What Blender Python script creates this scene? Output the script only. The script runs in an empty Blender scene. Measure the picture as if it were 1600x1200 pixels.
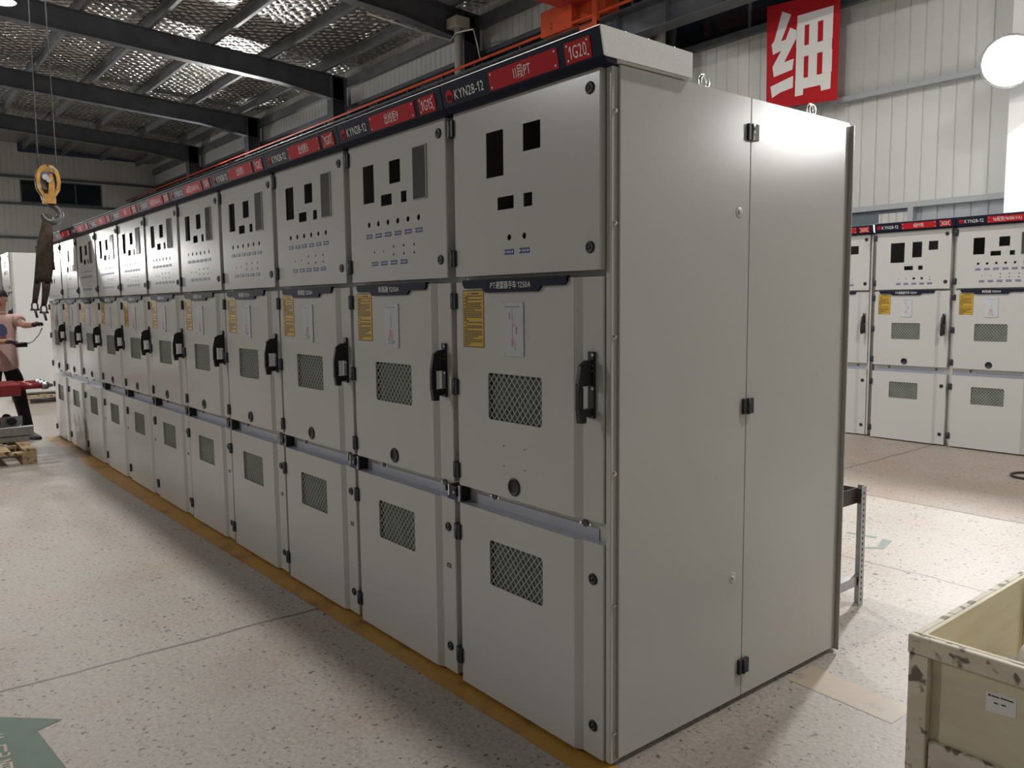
import bpy, bmesh, math, random
from mathutils import Vector, Matrix
PI = math.pi
random.seed(7)
scene = bpy.context.scene
col = scene.collection

# ------------------------------------------------------------------ materials
def mat(name, color, rough=0.5, metal=0.0, bump=None, mottle=None, emit=None, spec=0.5, coat=0.0):
    m = bpy.data.materials.new(name); m.use_nodes = True
    nt = m.node_tree; b = nt.nodes['Principled BSDF']
    b.inputs['Base Color'].default_value = (*color, 1)
    b.inputs['Roughness'].default_value = rough
    b.inputs['Metallic'].default_value = metal
    b.inputs['Specular IOR Level'].default_value = spec
    b.inputs['Coat Weight'].default_value = coat
    if bump or mottle:
        tc = nt.nodes.new('ShaderNodeTexCoord')
    if mottle:
        sc, amt = mottle
        n = nt.nodes.new('ShaderNodeTexNoise'); n.inputs['Scale'].default_value = sc
        n.inputs['Detail'].default_value = 5
        nt.links.new(tc.outputs['Object'], n.inputs['Vector'])
        r = nt.nodes.new('ShaderNodeMapRange'); r.inputs['To Min'].default_value = 1 - amt
        r.inputs['To Max'].default_value = 1 + amt; r.inputs['From Min'].default_value = .3; r.inputs['From Max'].default_value = .7
        nt.links.new(n.outputs['Fac'], r.inputs['Value'])
        mx = nt.nodes.new('ShaderNodeVectorMath'); mx.operation = 'SCALE'
        mx.inputs[0].default_value = color
        nt.links.new(r.outputs['Result'], mx.inputs['Scale'])
        nt.links.new(mx.outputs['Vector'], b.inputs['Base Color'])
    if bump:
        sc, st = bump
        n2 = nt.nodes.new('ShaderNodeTexNoise'); n2.inputs['Scale'].default_value = sc
        n2.inputs['Detail'].default_value = 3
        nt.links.new(tc.outputs['Object'], n2.inputs['Vector'])
        bp = nt.nodes.new('ShaderNodeBump'); bp.inputs['Strength'].default_value = st; bp.inputs['Distance'].default_value = .002
        nt.links.new(n2.outputs['Fac'], bp.inputs['Height'])
        nt.links.new(bp.outputs['Normal'], b.inputs['Normal'])
    if emit:
        b.inputs['Emission Color'].default_value = (*emit[0], 1)
        b.inputs['Emission Strength'].default_value = emit[1]
    return m

M = {}
M['paint'] = mat('cabinet_grey_paint', (.50, .497, .483), .19, bump=(320, .12), spec=.4)
M['navy'] = mat('navy_paint', (.011, .015, .032), .5, spec=.12)
M['black'] = mat('black_plastic', (.008, .008, .009), .42)
M['dark'] = mat('dark_hole', (.003, .003, .003), .8)
M['hinge'] = mat('hinge_navy_plastic', (.016, .018, .026), .45)
M['red'] = mat('red_plate', (.44, .016, .022), .55, spec=.12)
M['white'] = mat('white_print', (.75, .75, .73), .5)
M['foam'] = mat('white_textured_sheet', (.78, .78, .78), .6, bump=(260, .5))
M['yellow'] = mat('yellow_label', (.55, .34, .012), .4)
M['ink'] = mat('black_ink', (.02, .018, .015), .5)
M['redink'] = mat('red_ink', (.45, .05, .07), .5)
M['blue'] = mat('blue_tag', (.022, .03, .16), .4)
M['film'] = mat('pale_diagram_film', (.50, .515, .545), .25)
M['filmsheen'] = mat('pale_blue_film_sheen', (.40, .42, .485), .3)  # pale tone carries the light reflected on the ledge
M['baffle'] = mat('grey_green_baffle', (.155, .165, .15), .6, mottle=(9, .3))
M['chrome'] = mat('bright_zinc', (.75, .75, .74), .22, metal=1)
M['zinc'] = mat('dull_zinc', (.42, .43, .44), .4, metal=.9, mottle=(30, .15))
M['grille'] = mat('grille_wire_paint', (.36, .36, .335), .55)
M['smoke'] = mat('smoked_window', (.05, .05, .053), .12)
M['blueplastic'] = mat('blue_latch', (.012, .02, .10), .4)
M['steel'] = mat('primed_steel', (.085, .094, .108), .5, mottle=(3, .2))
M['steel2'] = mat('purlin_steel', (.13, .135, .14), .5, mottle=(3, .2))
M['girt'] = mat('girt_grey', (.34, .36, .38), .5)
M['wall'] = mat('wall_panel_paint', (.50, .505, .485), .42, mottle=(1.2, .05))
M['shadedwall'] = mat('blue_grey_shaded_wall', (.33, .35, .375), .4)  # wall panel whose shade in the window recess is put into the colour
M['orange'] = mat('orange_paint', (.50, .07, .022), .55, mottle=(4, .15), spec=.2)
M['crane'] = mat('crane_red_paint', (.36, .035, .022), .45, mottle=(4, .15))
M['hookyellow'] = mat('hook_yellow', (.36, .19, .035), .45, mottle=(16, .45))
M['iron'] = mat('dark_iron', (.10, .10, .10), .45, metal=.6, mottle=(18, .3))
M['strap'] = mat('brown_webbing', (.060, .042, .028), .85, mottle=(26, .3), bump=(180, .5))
M['pink'] = mat('pink_cotton', (.70, .47, .44), .85, mottle=(7, .08))
M['print'] = mat('blue_shirt_print', (.10, .10, .22), .8)
M['skin'] = mat('skin', (.48, .27, .18), .5)
M['trousers'] = mat('black_trousers', (.008, .008, .010), .8)
M['shoe'] = mat('dark_shoe', (.03, .02, .018), .6)
M['glove'] = mat('dark_glove', (.025, .02, .018), .8)
M['hair'] = mat('black_hair', (.010, .008, .007), .6)
M['breaker'] = mat('breaker_red_epoxy', (.26, .025, .03), .28)
M['green'] = mat('green_floor_paint', (.036, .095, .055), .5, mottle=(9, .2))
M['greygreen'] = mat('worn_green_paint', (.17, .215, .195), .55, mottle=(20, .12))
M['benchdark'] = mat('bench_dark_steel', (.055, .045, .04), .5, mottle=(12, .3))
M['plastic'] = mat('white_wrap', (.72, .70, .71), .35, bump=(14, .8))
M['cream'] = mat('cream_pipe', (.50, .49, .43), .45)
M['glassnight'] = mat('night_glass', (.012, .016, .022), .1)
M['slate'] = mat('slate_pane', (.10, .125, .15), .22)
M['cable'] = mat('cable_black', (.02, .02, .02), .6)
M['pale'] = mat('lit_cabinet_paint', (.72, .73, .73), .38)  # strong light on the far cabinet is put into this whiter colour
M['lens'] = mat('lit_lens', (1, 1, 1), .5, emit=((1, .97, .92), 60))

def glass_mat():
    m = bpy.data.materials.new('viewing_glass'); m.use_nodes = True
    nt = m.node_tree
    for n in list(nt.nodes): nt.nodes.remove(n)
    o = nt.nodes.new('ShaderNodeOutputMaterial'); mx = nt.nodes.new('ShaderNodeMixShader')
    f = nt.nodes.new('ShaderNodeFresnel'); f.inputs['IOR'].default_value = 1.35
    t = nt.nodes.new('ShaderNodeBsdfTransparent'); t.inputs['Color'].default_value = (.86, .92, .88, 1)
    g = nt.nodes.new('ShaderNodeBsdfGlossy'); g.inputs['Roughness'].default_value = .04
    geo = nt.nodes.new('ShaderNodeNewGeometry'); ml = nt.nodes.new('ShaderNodeMath'); ml.operation = 'MULTIPLY_ADD'
    ml.inputs[1].default_value = -1; ml.inputs[2].default_value = 1; nt.links.new(geo.outputs['Backfacing'], ml.inputs[0])
    m2 = nt.nodes.new('ShaderNodeMath'); m2.operation = 'MULTIPLY'; nt.links.new(ml.outputs[0], m2.inputs[0]); nt.links.new(f.outputs[0], m2.inputs[1])
    nt.links.new(m2.outputs[0], mx.inputs[0]); nt.links.new(t.outputs[0], mx.inputs[1])
    nt.links.new(g.outputs[0], mx.inputs[2]); nt.links.new(mx.outputs[0], o.inputs['Surface'])
    return m
M['glass'] = glass_mat()

def wood_mat(name, c1, c2, axis=(1, 12, 12), knots=True):
    m = bpy.data.materials.new(name); m.use_nodes = True
    nt = m.node_tree; b = nt.nodes['Principled BSDF']; b.inputs['Roughness'].default_value = .65
    tc = nt.nodes.new('ShaderNodeTexCoord'); mp = nt.nodes.new('ShaderNodeMapping'); mp.inputs['Scale'].default_value = axis
    n = nt.nodes.new('ShaderNodeTexNoise'); n.inputs['Scale'].default_value = 3; n.inputs['Detail'].default_value = 8
    nt.links.new(tc.outputs['Object'], mp.inputs['Vector']); nt.links.new(mp.outputs['Vector'], n.inputs['Vector'])
    r = nt.nodes.new('ShaderNodeValToRGB'); r.color_ramp.elements[0].color = (*c2, 1); r.color_ramp.elements[1].color = (*c1, 1)
    r.color_ramp.elements[0].position = .32; r.color_ramp.elements[1].position = .58
    nt.links.new(n.outputs['Fac'], r.inputs['Fac'])
    last = r.outputs['Color']
    if knots:
        n2 = nt.nodes.new('ShaderNodeTexNoise'); n2.inputs['Scale'].default_value = 9; n2.inputs['Detail'].default_value = 2
        mp2 = nt.nodes.new('ShaderNodeMapping'); mp2.inputs['Scale'].default_value = tuple(min(a, 2.2) for a in axis)
        nt.links.new(tc.outputs['Object'], mp2.inputs['Vector']); nt.links.new(mp2.outputs['Vector'], n2.inputs['Vector'])
        r2 = nt.nodes.new('ShaderNodeValToRGB'); r2.color_ramp.elements[0].position = .56; r2.color_ramp.elements[1].position = .62
        nt.links.new(n2.outputs['Fac'], r2.inputs['Fac'])
        mx = nt.nodes.new('ShaderNodeMix'); mx.data_type = 'RGBA'
        nt.links.new(r2.outputs['Color'], mx.inputs['Factor'])
        nt.links.new(last, mx.inputs['A']); mx.inputs['B'].default_value = (c2[0] * .3, c2[1] * .26, c2[2] * .25, 1)
        last = mx.outputs['Result']
    nt.links.new(last, b.inputs['Base Color'])
    return m
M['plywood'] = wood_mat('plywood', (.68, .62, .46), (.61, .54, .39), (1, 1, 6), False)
M['plank'] = wood_mat('bark_plank', (.70, .63, .52), (.60, .53, .42), (2.2, 2.2, 7), True)
M['palletwood'] = wood_mat('pallet_wood', (.48, .36, .20), (.36, .26, .14), (9, 2, 9))

def floor_mat():
    m = bpy.data.materials.new('chipped_terrazzo_concrete'); m.use_nodes = True
    nt = m.node_tree; b = nt.nodes['Principled BSDF']; L = nt.links.new
    tc = nt.nodes.new('ShaderNodeTexCoord')
    def N(t, **k):
        n = nt.nodes.new(t)
        for a, v in k.items(): n.inputs[a].default_value = v
        return n
    def ramp(src, stops):
        r = nt.nodes.new('ShaderNodeValToRGB'); cr = r.color_ramp
        while len(cr.elements) < len(stops): cr.elements.new(.5)
        for e, (p, c) in zip(cr.elements, stops):
            e.position = p; e.color = (c, c, c, 1) if not isinstance(c, tuple) else (*c, 1)
        L(src, r.inputs['Fac']); return r.outputs['Color']
    def mix(f, a, bb, blend='MIX'):
        x = nt.nodes.new('ShaderNodeMix'); x.data_type = 'RGBA'; x.blend_type = blend
        if isinstance(f, float): x.inputs['Factor'].default_value = f
        else: L(f, x.inputs['Factor'])
        for s, v in (('A', a), ('B', bb)):
            if isinstance(v, tuple): x.inputs[s].default_value = (*v, 1)
            else: L(v, x.inputs[s])
        return x.outputs['Result']
    obj = tc.outputs['Object']
    big = N('ShaderNodeTexNoise', Scale=.9, Detail=6.0, Roughness=.6); L(obj, big.inputs['Vector'])
    base = ramp(big.outputs['Fac'], [(.28, (.335, .29, .25)), (.5, (.405, .365, .325)), (.72, (.45, .42, .38))])
    pn = N('ShaderNodeTexNoise', Scale=1.7, Detail=3.0); mp = N('ShaderNodeMapping'); mp.inputs['Location'].default_value = (5, 3, 0)
    L(obj, mp.inputs['Vector']); L(mp.outputs['Vector'], pn.inputs['Vector'])
    pf = ramp(pn.outputs['Fac'], [(.52, 0.), (.70, .55)])
    base = mix(pf, base, (.40, .30, .25))
    fine = N('ShaderNodeTexNoise', Scale=55.0, Detail=4.0); L(obj, fine.inputs['Vector'])
    ff = ramp(fine.outputs['Fac'], [(.3, .80), (.7, 1.12)])
    base = mix(1.0, base, ff, 'MULTIPLY')
    # dark stone chips, two sizes
    for sc, th, dark in ((38.0, .175, (.08, .062, .05)), (17.0, .094, (.068, .052, .042)), (75.0, .20, (.19, .155, .13))):
        dn = N('ShaderNodeTexNoise', Scale=sc * .9, Detail=2.0); L(obj, dn.inputs['Vector'])
        ad = nt.nodes.new('ShaderNodeVectorMath'); ad.operation = 'MULTIPLY_ADD'
        ad.inputs[1].default_value = (.05, .05, .0); L(dn.outputs['Color'], ad.inputs[0]); L(obj, ad.inputs[2])
        v = N('ShaderNodeTexVoronoi', Scale=sc); L(ad.outputs['Vector'], v.inputs['Vector'])
        sel = nt.nodes.new('ShaderNodeSeparateColor'); L(v.outputs['Color'], sel.inputs['Color'])
        pick = nt.nodes.new('ShaderNodeMath'); pick.operation = 'MULTIPLY'; pick.inputs[1].default_value = th * 1.9
        sq = nt.nodes.new('ShaderNodeMath'); sq.operation = 'POWER'; sq.inputs[1].default_value = 1.6
        L(sel.outputs['Red'], sq.inputs[0]); L(sq.outputs[0], pick.inputs[0])
        sub = nt.nodes.new('ShaderNodeMath'); sub.operation = 'SUBTRACT'
        L(pick.outputs[0], sub.inputs[0]); L(v.outputs['Distance'], sub.inputs[1])
        f = ramp(sub.outputs[0], [(.0, 0.), (.05, .85)])
        base = mix(f, base, dark)
    # saw-cut joints
    sep = nt.nodes.new('ShaderNodeSeparateXYZ'); L(obj, sep.inputs[0])
    wob = N('ShaderNodeTexNoise', Scale=3.0, Detail=3.0); L(obj, wob.inputs['Vector'])
    def joint(axis, pos, w, prev):
        a = nt.nodes.new('ShaderNodeMath'); a.operation = 'ADD'; a.inputs[1].default_value = -pos
        wm = nt.nodes.new('ShaderNodeMath'); wm.operation = 'MULTIPLY_ADD'; wm.inputs[1].default_value = .05; 
        L(wob.outputs['Fac'], wm.inputs[0]); L(sep.outputs[axis], wm.inputs[2])
        L(wm.outputs[0], a.inputs[0])
        ab = nt.nodes.new('ShaderNodeMath'); ab.operation = 'ABSOLUTE'; L(a.outputs[0], ab.inputs[0])
        f = ramp(ab.outputs[0], [(w * .4, .8), (w, 0.)])
        return mix(f, prev, (.075, .052, .035))
    base = joint('X', -1.86, .013, base); base = joint('X', -7.35, .018, base)
    base = joint('Y', 2.61, .008, base); base = joint('Y', 4.12, .014, base)
    # the bay beyond the joint at y=4.1 is given a darker tone
    st = nt.nodes.new('ShaderNodeMath'); st.operation = 'GREATER_THAN'; st.inputs[1].default_value = 4.12
    wm = nt.nodes.new('ShaderNodeMath'); wm.operation = 'MULTIPLY_ADD'; wm.inputs[1].default_value = .05
    L(wob.outputs['Fac'], wm.inputs[0]); L(sep.outputs['Y'], wm.inputs[2]); L(wm.outputs[0], st.inputs[0])
    half = nt.nodes.new('ShaderNodeMath'); half.operation = 'MULTIPLY'; half.inputs[1].default_value = .75; L(st.outputs[0], half.inputs[0])
    base = mix(half.outputs[0], base, (.62, .56, .50), 'MULTIPLY')
    L(base, b.inputs['Base Color'])
    rr = ramp(big.outputs['Fac'], [(.3, .42), (.7, .58)]); L(rr, b.inputs['Roughness'])
    bp = nt.nodes.new('ShaderNodeBump'); bp.inputs['Strength'].default_value = .25; bp.inputs['Distance'].default_value = .004
    L(fine.outputs['Fac'], bp.inputs['Height']); L(bp.outputs['Normal'], b.inputs['Normal'])
    return m
M['floor'] = floor_mat()

def worn_paint(name, color, lo, hi, scale=5.0):
    m = bpy.data.materials.new(name); m.use_nodes = True
    nt = m.node_tree; b = nt.nodes['Principled BSDF']; L = nt.links.new
    tc = nt.nodes.new('ShaderNodeTexCoord'); n = nt.nodes.new('ShaderNodeTexNoise')
    n.inputs['Scale'].default_value = scale; n.inputs['Detail'].default_value = 6
    L(tc.outputs['Object'], n.inputs['Vector'])
    r = nt.nodes.new('ShaderNodeValToRGB'); r.color_ramp.elements[0].position = lo; r.color_ramp.elements[1].position = hi
    L(n.outputs['Fac'], r.inputs['Fac'])
    mx = nt.nodes.new('ShaderNodeMix'); mx.data_type = 'RGBA'
    L(r.outputs['Color'], mx.inputs['Factor'])
    mx.inputs['A'].default_value = (*color, 1); mx.inputs['B'].default_value = (color[0] * .45, color[1] * .38, color[2] * .8, 1)
    L(mx.outputs['Result'], b.inputs['Base Color']); b.inputs['Roughness'].default_value = .5
    return m
M['linepaint'] = worn_paint('yellow_line_paint', (.44, .235, .035), .50, .78, 6)
M['tanpaint'] = worn_paint('worn_tan_paint', (.45, .375, .29), .55, .8, 9)

def foil_mat():
    m = bpy.data.materials.new('silver_insulation_foil'); m.use_nodes = True
    nt = m.node_tree; b = nt.nodes['Principled BSDF']; L = nt.links.new
    b.inputs['Base Color'].default_value = (.54, .52, .49, 1); b.inputs['Metallic'].default_value = 1
    b.inputs['Roughness'].default_value = .27
    tc = nt.nodes.new('ShaderNodeTexCoord')
    wn = nt.nodes.new('ShaderNodeTexNoise'); wn.inputs['Scale'].default_value = 1.6; wn.inputs['Detail'].default_value = 4
    L(tc.outputs['Object'], wn.inputs['Vector'])
    ad = nt.nodes.new('ShaderNodeVectorMath'); ad.operation = 'MULTIPLY_ADD'; ad.inputs[1].default_value = (.35, .35, 0)
    L(wn.outputs['Color'], ad.inputs[0]); L(tc.outputs['Object'], ad.inputs[2])
    hs = []
    for ang in (38, -44):
        rot = nt.nodes.new('ShaderNodeMapping'); rot.inputs['Rotation'].default_value = (0, 0, math.radians(ang))
        L(ad.outputs['Vector'], rot.inputs['Vector'])
        w = nt.nodes.new('ShaderNodeTexWave'); w.wave_type = 'BANDS'; w.bands_direction = 'X'; w.wave_profile = 'SIN'
        w.inputs['Scale'].default_value = 1.55; w.inputs['Distortion'].default_value = .6; w.inputs['Detail'].default_value = 2
        L(rot.outputs['Vector'], w.inputs['Vector']); hs.append(w.outputs['Fac'])
    mul = nt.nodes.new('ShaderNodeMath'); mul.operation = 'MULTIPLY'; L(hs[0], mul.inputs[0]); L(hs[1], mul.inputs[1])
    n2 = nt.nodes.new('ShaderNodeTexNoise'); n2.inputs['Scale'].default_value = 7; n2.inputs['Detail'].default_value = 5
    L(tc.outputs['Object'], n2.inputs['Vector'])
    sm = nt.nodes.new('ShaderNodeMath'); sm.operation = 'MULTIPLY_ADD'; sm.inputs[1].default_value = .7
    L(n2.outputs['Fac'], sm.inputs[0]); L(mul.outputs[0], sm.inputs[2])
    bp = nt.nodes.new('ShaderNodeBump'); bp.inputs['Strength'].default_value = 1.0; bp.inputs['Distance'].default_value = .05
    L(sm.outputs[0], bp.inputs['Height']); L(bp.outputs['Normal'], b.inputs['Normal'])
    return m
M['foil'] = foil_mat()

# ------------------------------------------------------------------ mesh builder
class MB:
    def __init__(s): s.v = []; s.f = []; s.m = []; s.mats = []; s.smooth = []
    def mi(s, mname):
        if mname not in s.mats: s.mats.append(mname)
        return s.mats.index(mname)
    def add(s, verts, faces, m, smooth=False):
        o = len(s.v); s.v += [tuple(p) for p in verts]; k = s.mi(m)
        for f in faces: s.f.append([i + o for i in f]); s.m.append(k); s.smooth.append(smooth)
        return s
    def box(s, x0, x1, y0, y1, z0, z1, m):
        v = [(x, y, z) for z in (z0, z1) for y in (y0, y1) for x in (x0, x1)]
        return s.add(v, [(0, 2, 3, 1), (4, 5, 7, 6), (0, 1, 5, 4), (2, 6, 7, 3), (0, 4, 6, 2), (1, 3, 7, 5)], m)
    def bbox(s, x0, x1, y0, y1, z0, z1, m, b=.004):
        """box whose long edges are chamfered, long along the largest side"""
        d = [x1 - x0, y1 - y0, z1 - z0]; ax = d.index(max(d))
        o = [i for i in range(3) if i != ax]; lo = [x0, y0, z0]; hi = [x1, y1, z1]
        a0, a1, b0, b1 = lo[o[0]], hi[o[0]], lo[o[1]], hi[o[1]]
        ring = [(a0 + b, b0), (a1 - b, b0), (a1, b0 + b), (a1, b1 - b), (a1 - b, b1), (a0 + b, b1), (a0, b1 - b), (a0, b0 + b)]
        v = []
        for t in (lo[ax], hi[ax]):
            for p in ring:
                q = [0, 0, 0]; q[ax] = t; q[o[0]] = p[0]; q[o[1]] = p[1]; v.append(q)
        f = [(i, (i + 1) % 8, 8 + (i + 1) % 8, 8 + i) for i in range(8)] + [tuple(range(7, -1, -1)), tuple(range(8, 16))]
        return s.add(v, f, m)
    def obox(s, c, ax, ay, az, m):
        """box at centre c with half-extent vectors"""
        c, ax, ay, az = map(Vector, (c, ax, ay, az))
        v = [c + sx * ax + sy * ay + sz * az for sz in (-1, 1) for sy in (-1, 1) for sx in (-1, 1)]
        return s.add(v, [(0, 2, 3, 1), (4, 5, 7, 6), (0, 1, 5, 4), (2, 6, 7, 3), (0, 4, 6, 2), (1, 3, 7, 5)], m)
    def bar(s, a, b, w, h, m, up=(0, 0, 1)):
        a, b = Vector(a), Vector(b); d = (b - a); l = d.length; d.normalize()
        sd = d.cross(Vector(up)); sd.normalize(); u = sd.cross(d)
        return s.obox((a + b) / 2, d * l / 2, sd * w / 2, u * h / 2, m)
    def prism(s, pts, axis, t0, t1, m):
        """2D outline extruded along an axis; for axis y the outline is (x,z), x -> (y,z), z -> (x,y)"""
        def P(p, t):
            return {'x': (t, p[0], p[1]), 'y': (p[0], t, p[1]), 'z': (p[0], p[1], t)}[axis]
        n = len(pts); v = [P(p, t0) for p in pts] + [P(p, t1) for p in pts]
        f = [(i, (i + 1) % n, n + (i + 1) % n, n + i) for i in range(n)] + [tuple(range(n - 1, -1, -1)), tuple(range(n, 2 * n))]
        return s.add(v, f, m)
    def cyl(s, a, b, r0, r1=None, n=16, m='black', cap=True, smooth=True):
        if r1 is None: r1 = r0
        a, b = Vector(a), Vector(b); d = (b - a).normalized()
        t = Vector((0, 0, 1)) if abs(d.z) < .9 else Vector((1, 0, 0))
        u = d.cross(t).normalized(); w = d.cross(u)
        ring = lambda c, r: [c + (u * math.cos(2 * PI * i / n) + w * math.sin(2 * PI * i / n)) * r for i in range(n)]
        s.add(ring(a, r0) + ring(b, r1), [(i, (i + 1) % n, n + (i + 1) % n, n + i) for i in range(n)], m, smooth)
        if cap: s.add(ring(a, r0), [tuple(range(n - 1, -1, -1))], m); s.add(ring(b, r1), [tuple(range(n))], m)
        return s
    def lathe(s, c, d, prof, n=20, m='black'):
        """prof: list of (radius, offset along d)"""
        c, d = Vector(c), Vector(d).normalized()
        t = Vector((0, 0, 1)) if abs(d.z) < .9 else Vector((1, 0, 0))
        u = d.cross(t).normalized(); w = d.cross(u); v = []
        for r, o in prof:
            v += [c + d * o + (u * math.cos(2 * PI * i / n) + w * math.sin(2 * PI * i / n)) * r for i in range(n)]
        f = []
        for k in range(len(prof) - 1):
            f += [(k * n + i, k * n + (i + 1) % n, (k + 1) * n + (i + 1) % n, (k + 1) * n + i) for i in range(n)]
        return s.add(v, f, m, True)
    def tube(s, pts, r, m, n=8, closed=False):
        pts = [Vector(p) for p in pts]; N = len(pts); v = []
        rr = r if isinstance(r, (list, tuple)) else [r] * N
        prev = None
        for i, p in enumerate(pts):
            if closed: d = pts[(i + 1) % N] - pts[i - 1]
            else: d = pts[min(i + 1, N - 1)] - pts[max(i - 1, 0)]
            d.normalize()
            if prev is None:
                t = Vector((0, 0, 1)) if abs(d.z) < .9 else Vector((1, 0, 0)); u = d.cross(t).normalized()
            else: u = (prev - d * prev.dot(d)).normalized()
            prev = u; w = d.cross(u)
            v += [p + (u * math.cos(2 * PI * k / n) + w * math.sin(2 * PI * k / n)) * rr[i] for k in range(n)]
        f = []
        for i in range(N if closed else N - 1):
            j = (i + 1) % N
            f += [(i * n + k, i * n + (k + 1) % n, j * n + (k + 1) % n, j * n + k) for k in range(n)]
        if not closed: f += [tuple(range(n - 1, -1, -1)), tuple((N - 1) * n + k for k in range(n))]
        return s.add(v, f, m, True)
    def text(s, body, size, sx, pos, m, xdir=(1, 0, 0), ydir=(0, 0, 1), align='l'):
        vs, fs, w = text_geo(body)
        xd, yd = Vector(xdir), Vector(ydir); p = Vector(pos)
        off = {'l': 0, 'c': -w / 2, 'r': -w}[align]
        return s.add([p + xd * ((x + off) * size * sx) + yd * (y * size) for x, y in vs], fs, m)
    def mesh(s, name):
        me = bpy.data.meshes.new(name); me.from_pydata(s.v, [], s.f)
        for k in s.mats: me.materials.append(M[k])
        me.polygons.foreach_set('material_index', s.m); me.polygons.foreach_set('use_smooth', s.smooth)
        bm = bmesh.new(); bm.from_mesh(me)
        bmesh.ops.remove_doubles(bm, verts=bm.verts, dist=1e-6) if len(bm.verts) < 6000 else None
        bmesh.ops.recalc_face_normals(bm, faces=bm.faces); bm.to_mesh(me); bm.free()
        me.update(); return me
    def build(s, name, parent=None, loc=None): return put(name, s.mesh(name), parent, loc)

_tc = {}
def text_geo(body):
    if body in _tc: return _tc[body]
    if '1' in body and len(body) > 1:
        # the figure 1 gets a flag and a stem, as in the lettering of the plates
        vs, fs, x = [], [], 0
        for ch in body:
            if ch == ' ': x += .28; continue
            if ch == '1':
                g = [(.17, 0), (.28, 0), (.28, .70), (.17, .70), (.0, .50), (.0, .39), (.17, .54)]; gf = [(0, 1, 2, 3, 6), (3, 4, 5, 6)]; w = .34
            else: g, gf, w = text_geo(ch)
            o = len(vs); vs += [(x + a, b_) for a, b_ in g]; fs += [tuple(i + o for i in q) for q in gf]
            x += w + (.05 if ord(ch) > 0x2000 else .12)
        _tc[body] = (vs, fs, x - .12); return _tc[body]
    if body.startswith('II'):
        g, gf, w = text_geo('I'); r, rf, rw = text_geo(body[2:]); vs, fs = [], []
        for dx, (a, q) in ((0, (g, gf)), (w + .26, (g, gf)), (2 * w + .44, (r, rf))):
            o = len(vs); vs += [(x + dx, y) for x, y in a]; fs += [tuple(i + o for i in p) for p in q]
        _tc[body] = (vs, fs, 2 * w + .44 + rw); return _tc[body]
    c = bpy.data.curves.new('tmp', 'FONT'); c.body = body; c.size = 1; c.resolution_u = 3
    o = bpy.data.objects.new('tmp', c); col.objects.link(o)
    dg = bpy.context.evaluated_depsgraph_get(); me = bpy.data.meshes.new_from_object(o.evaluated_get(dg))
    vs = [(v.co.x, v.co.y) for v in me.vertices]; fs = [tuple(p.vertices) for p in me.polygons]
    x0 = min(v[0] for v in vs); x1 = max(v[0] for v in vs)
    vs = [(x - x0, y) for x, y in vs]
    bpy.data.objects.remove(o); bpy.data.curves.remove(c); bpy.data.meshes.remove(me)
    _tc[body] = (vs, fs, x1 - x0); return _tc[body]

def put(name, me, parent=None, loc=None):
    o = bpy.data.objects.new(name, me); col.objects.link(o)
    if parent: o.parent = parent
    if loc: o.location = loc
    return o
def empty(name, loc, label, cat, group=None, rz=0):
    o = bpy.data.objects.new(name, None); col.objects.link(o); o.location = loc; o.rotation_euler.z = rz
    o.empty_display_size = .1
    return tag(o, label, cat, group)
def tag(o, label, cat, group=None):
    o['label'] = label; o['category'] = cat
    if group: o['group'] = group
    return o
def struct(o): o['kind'] = 'structure'; return o

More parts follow.
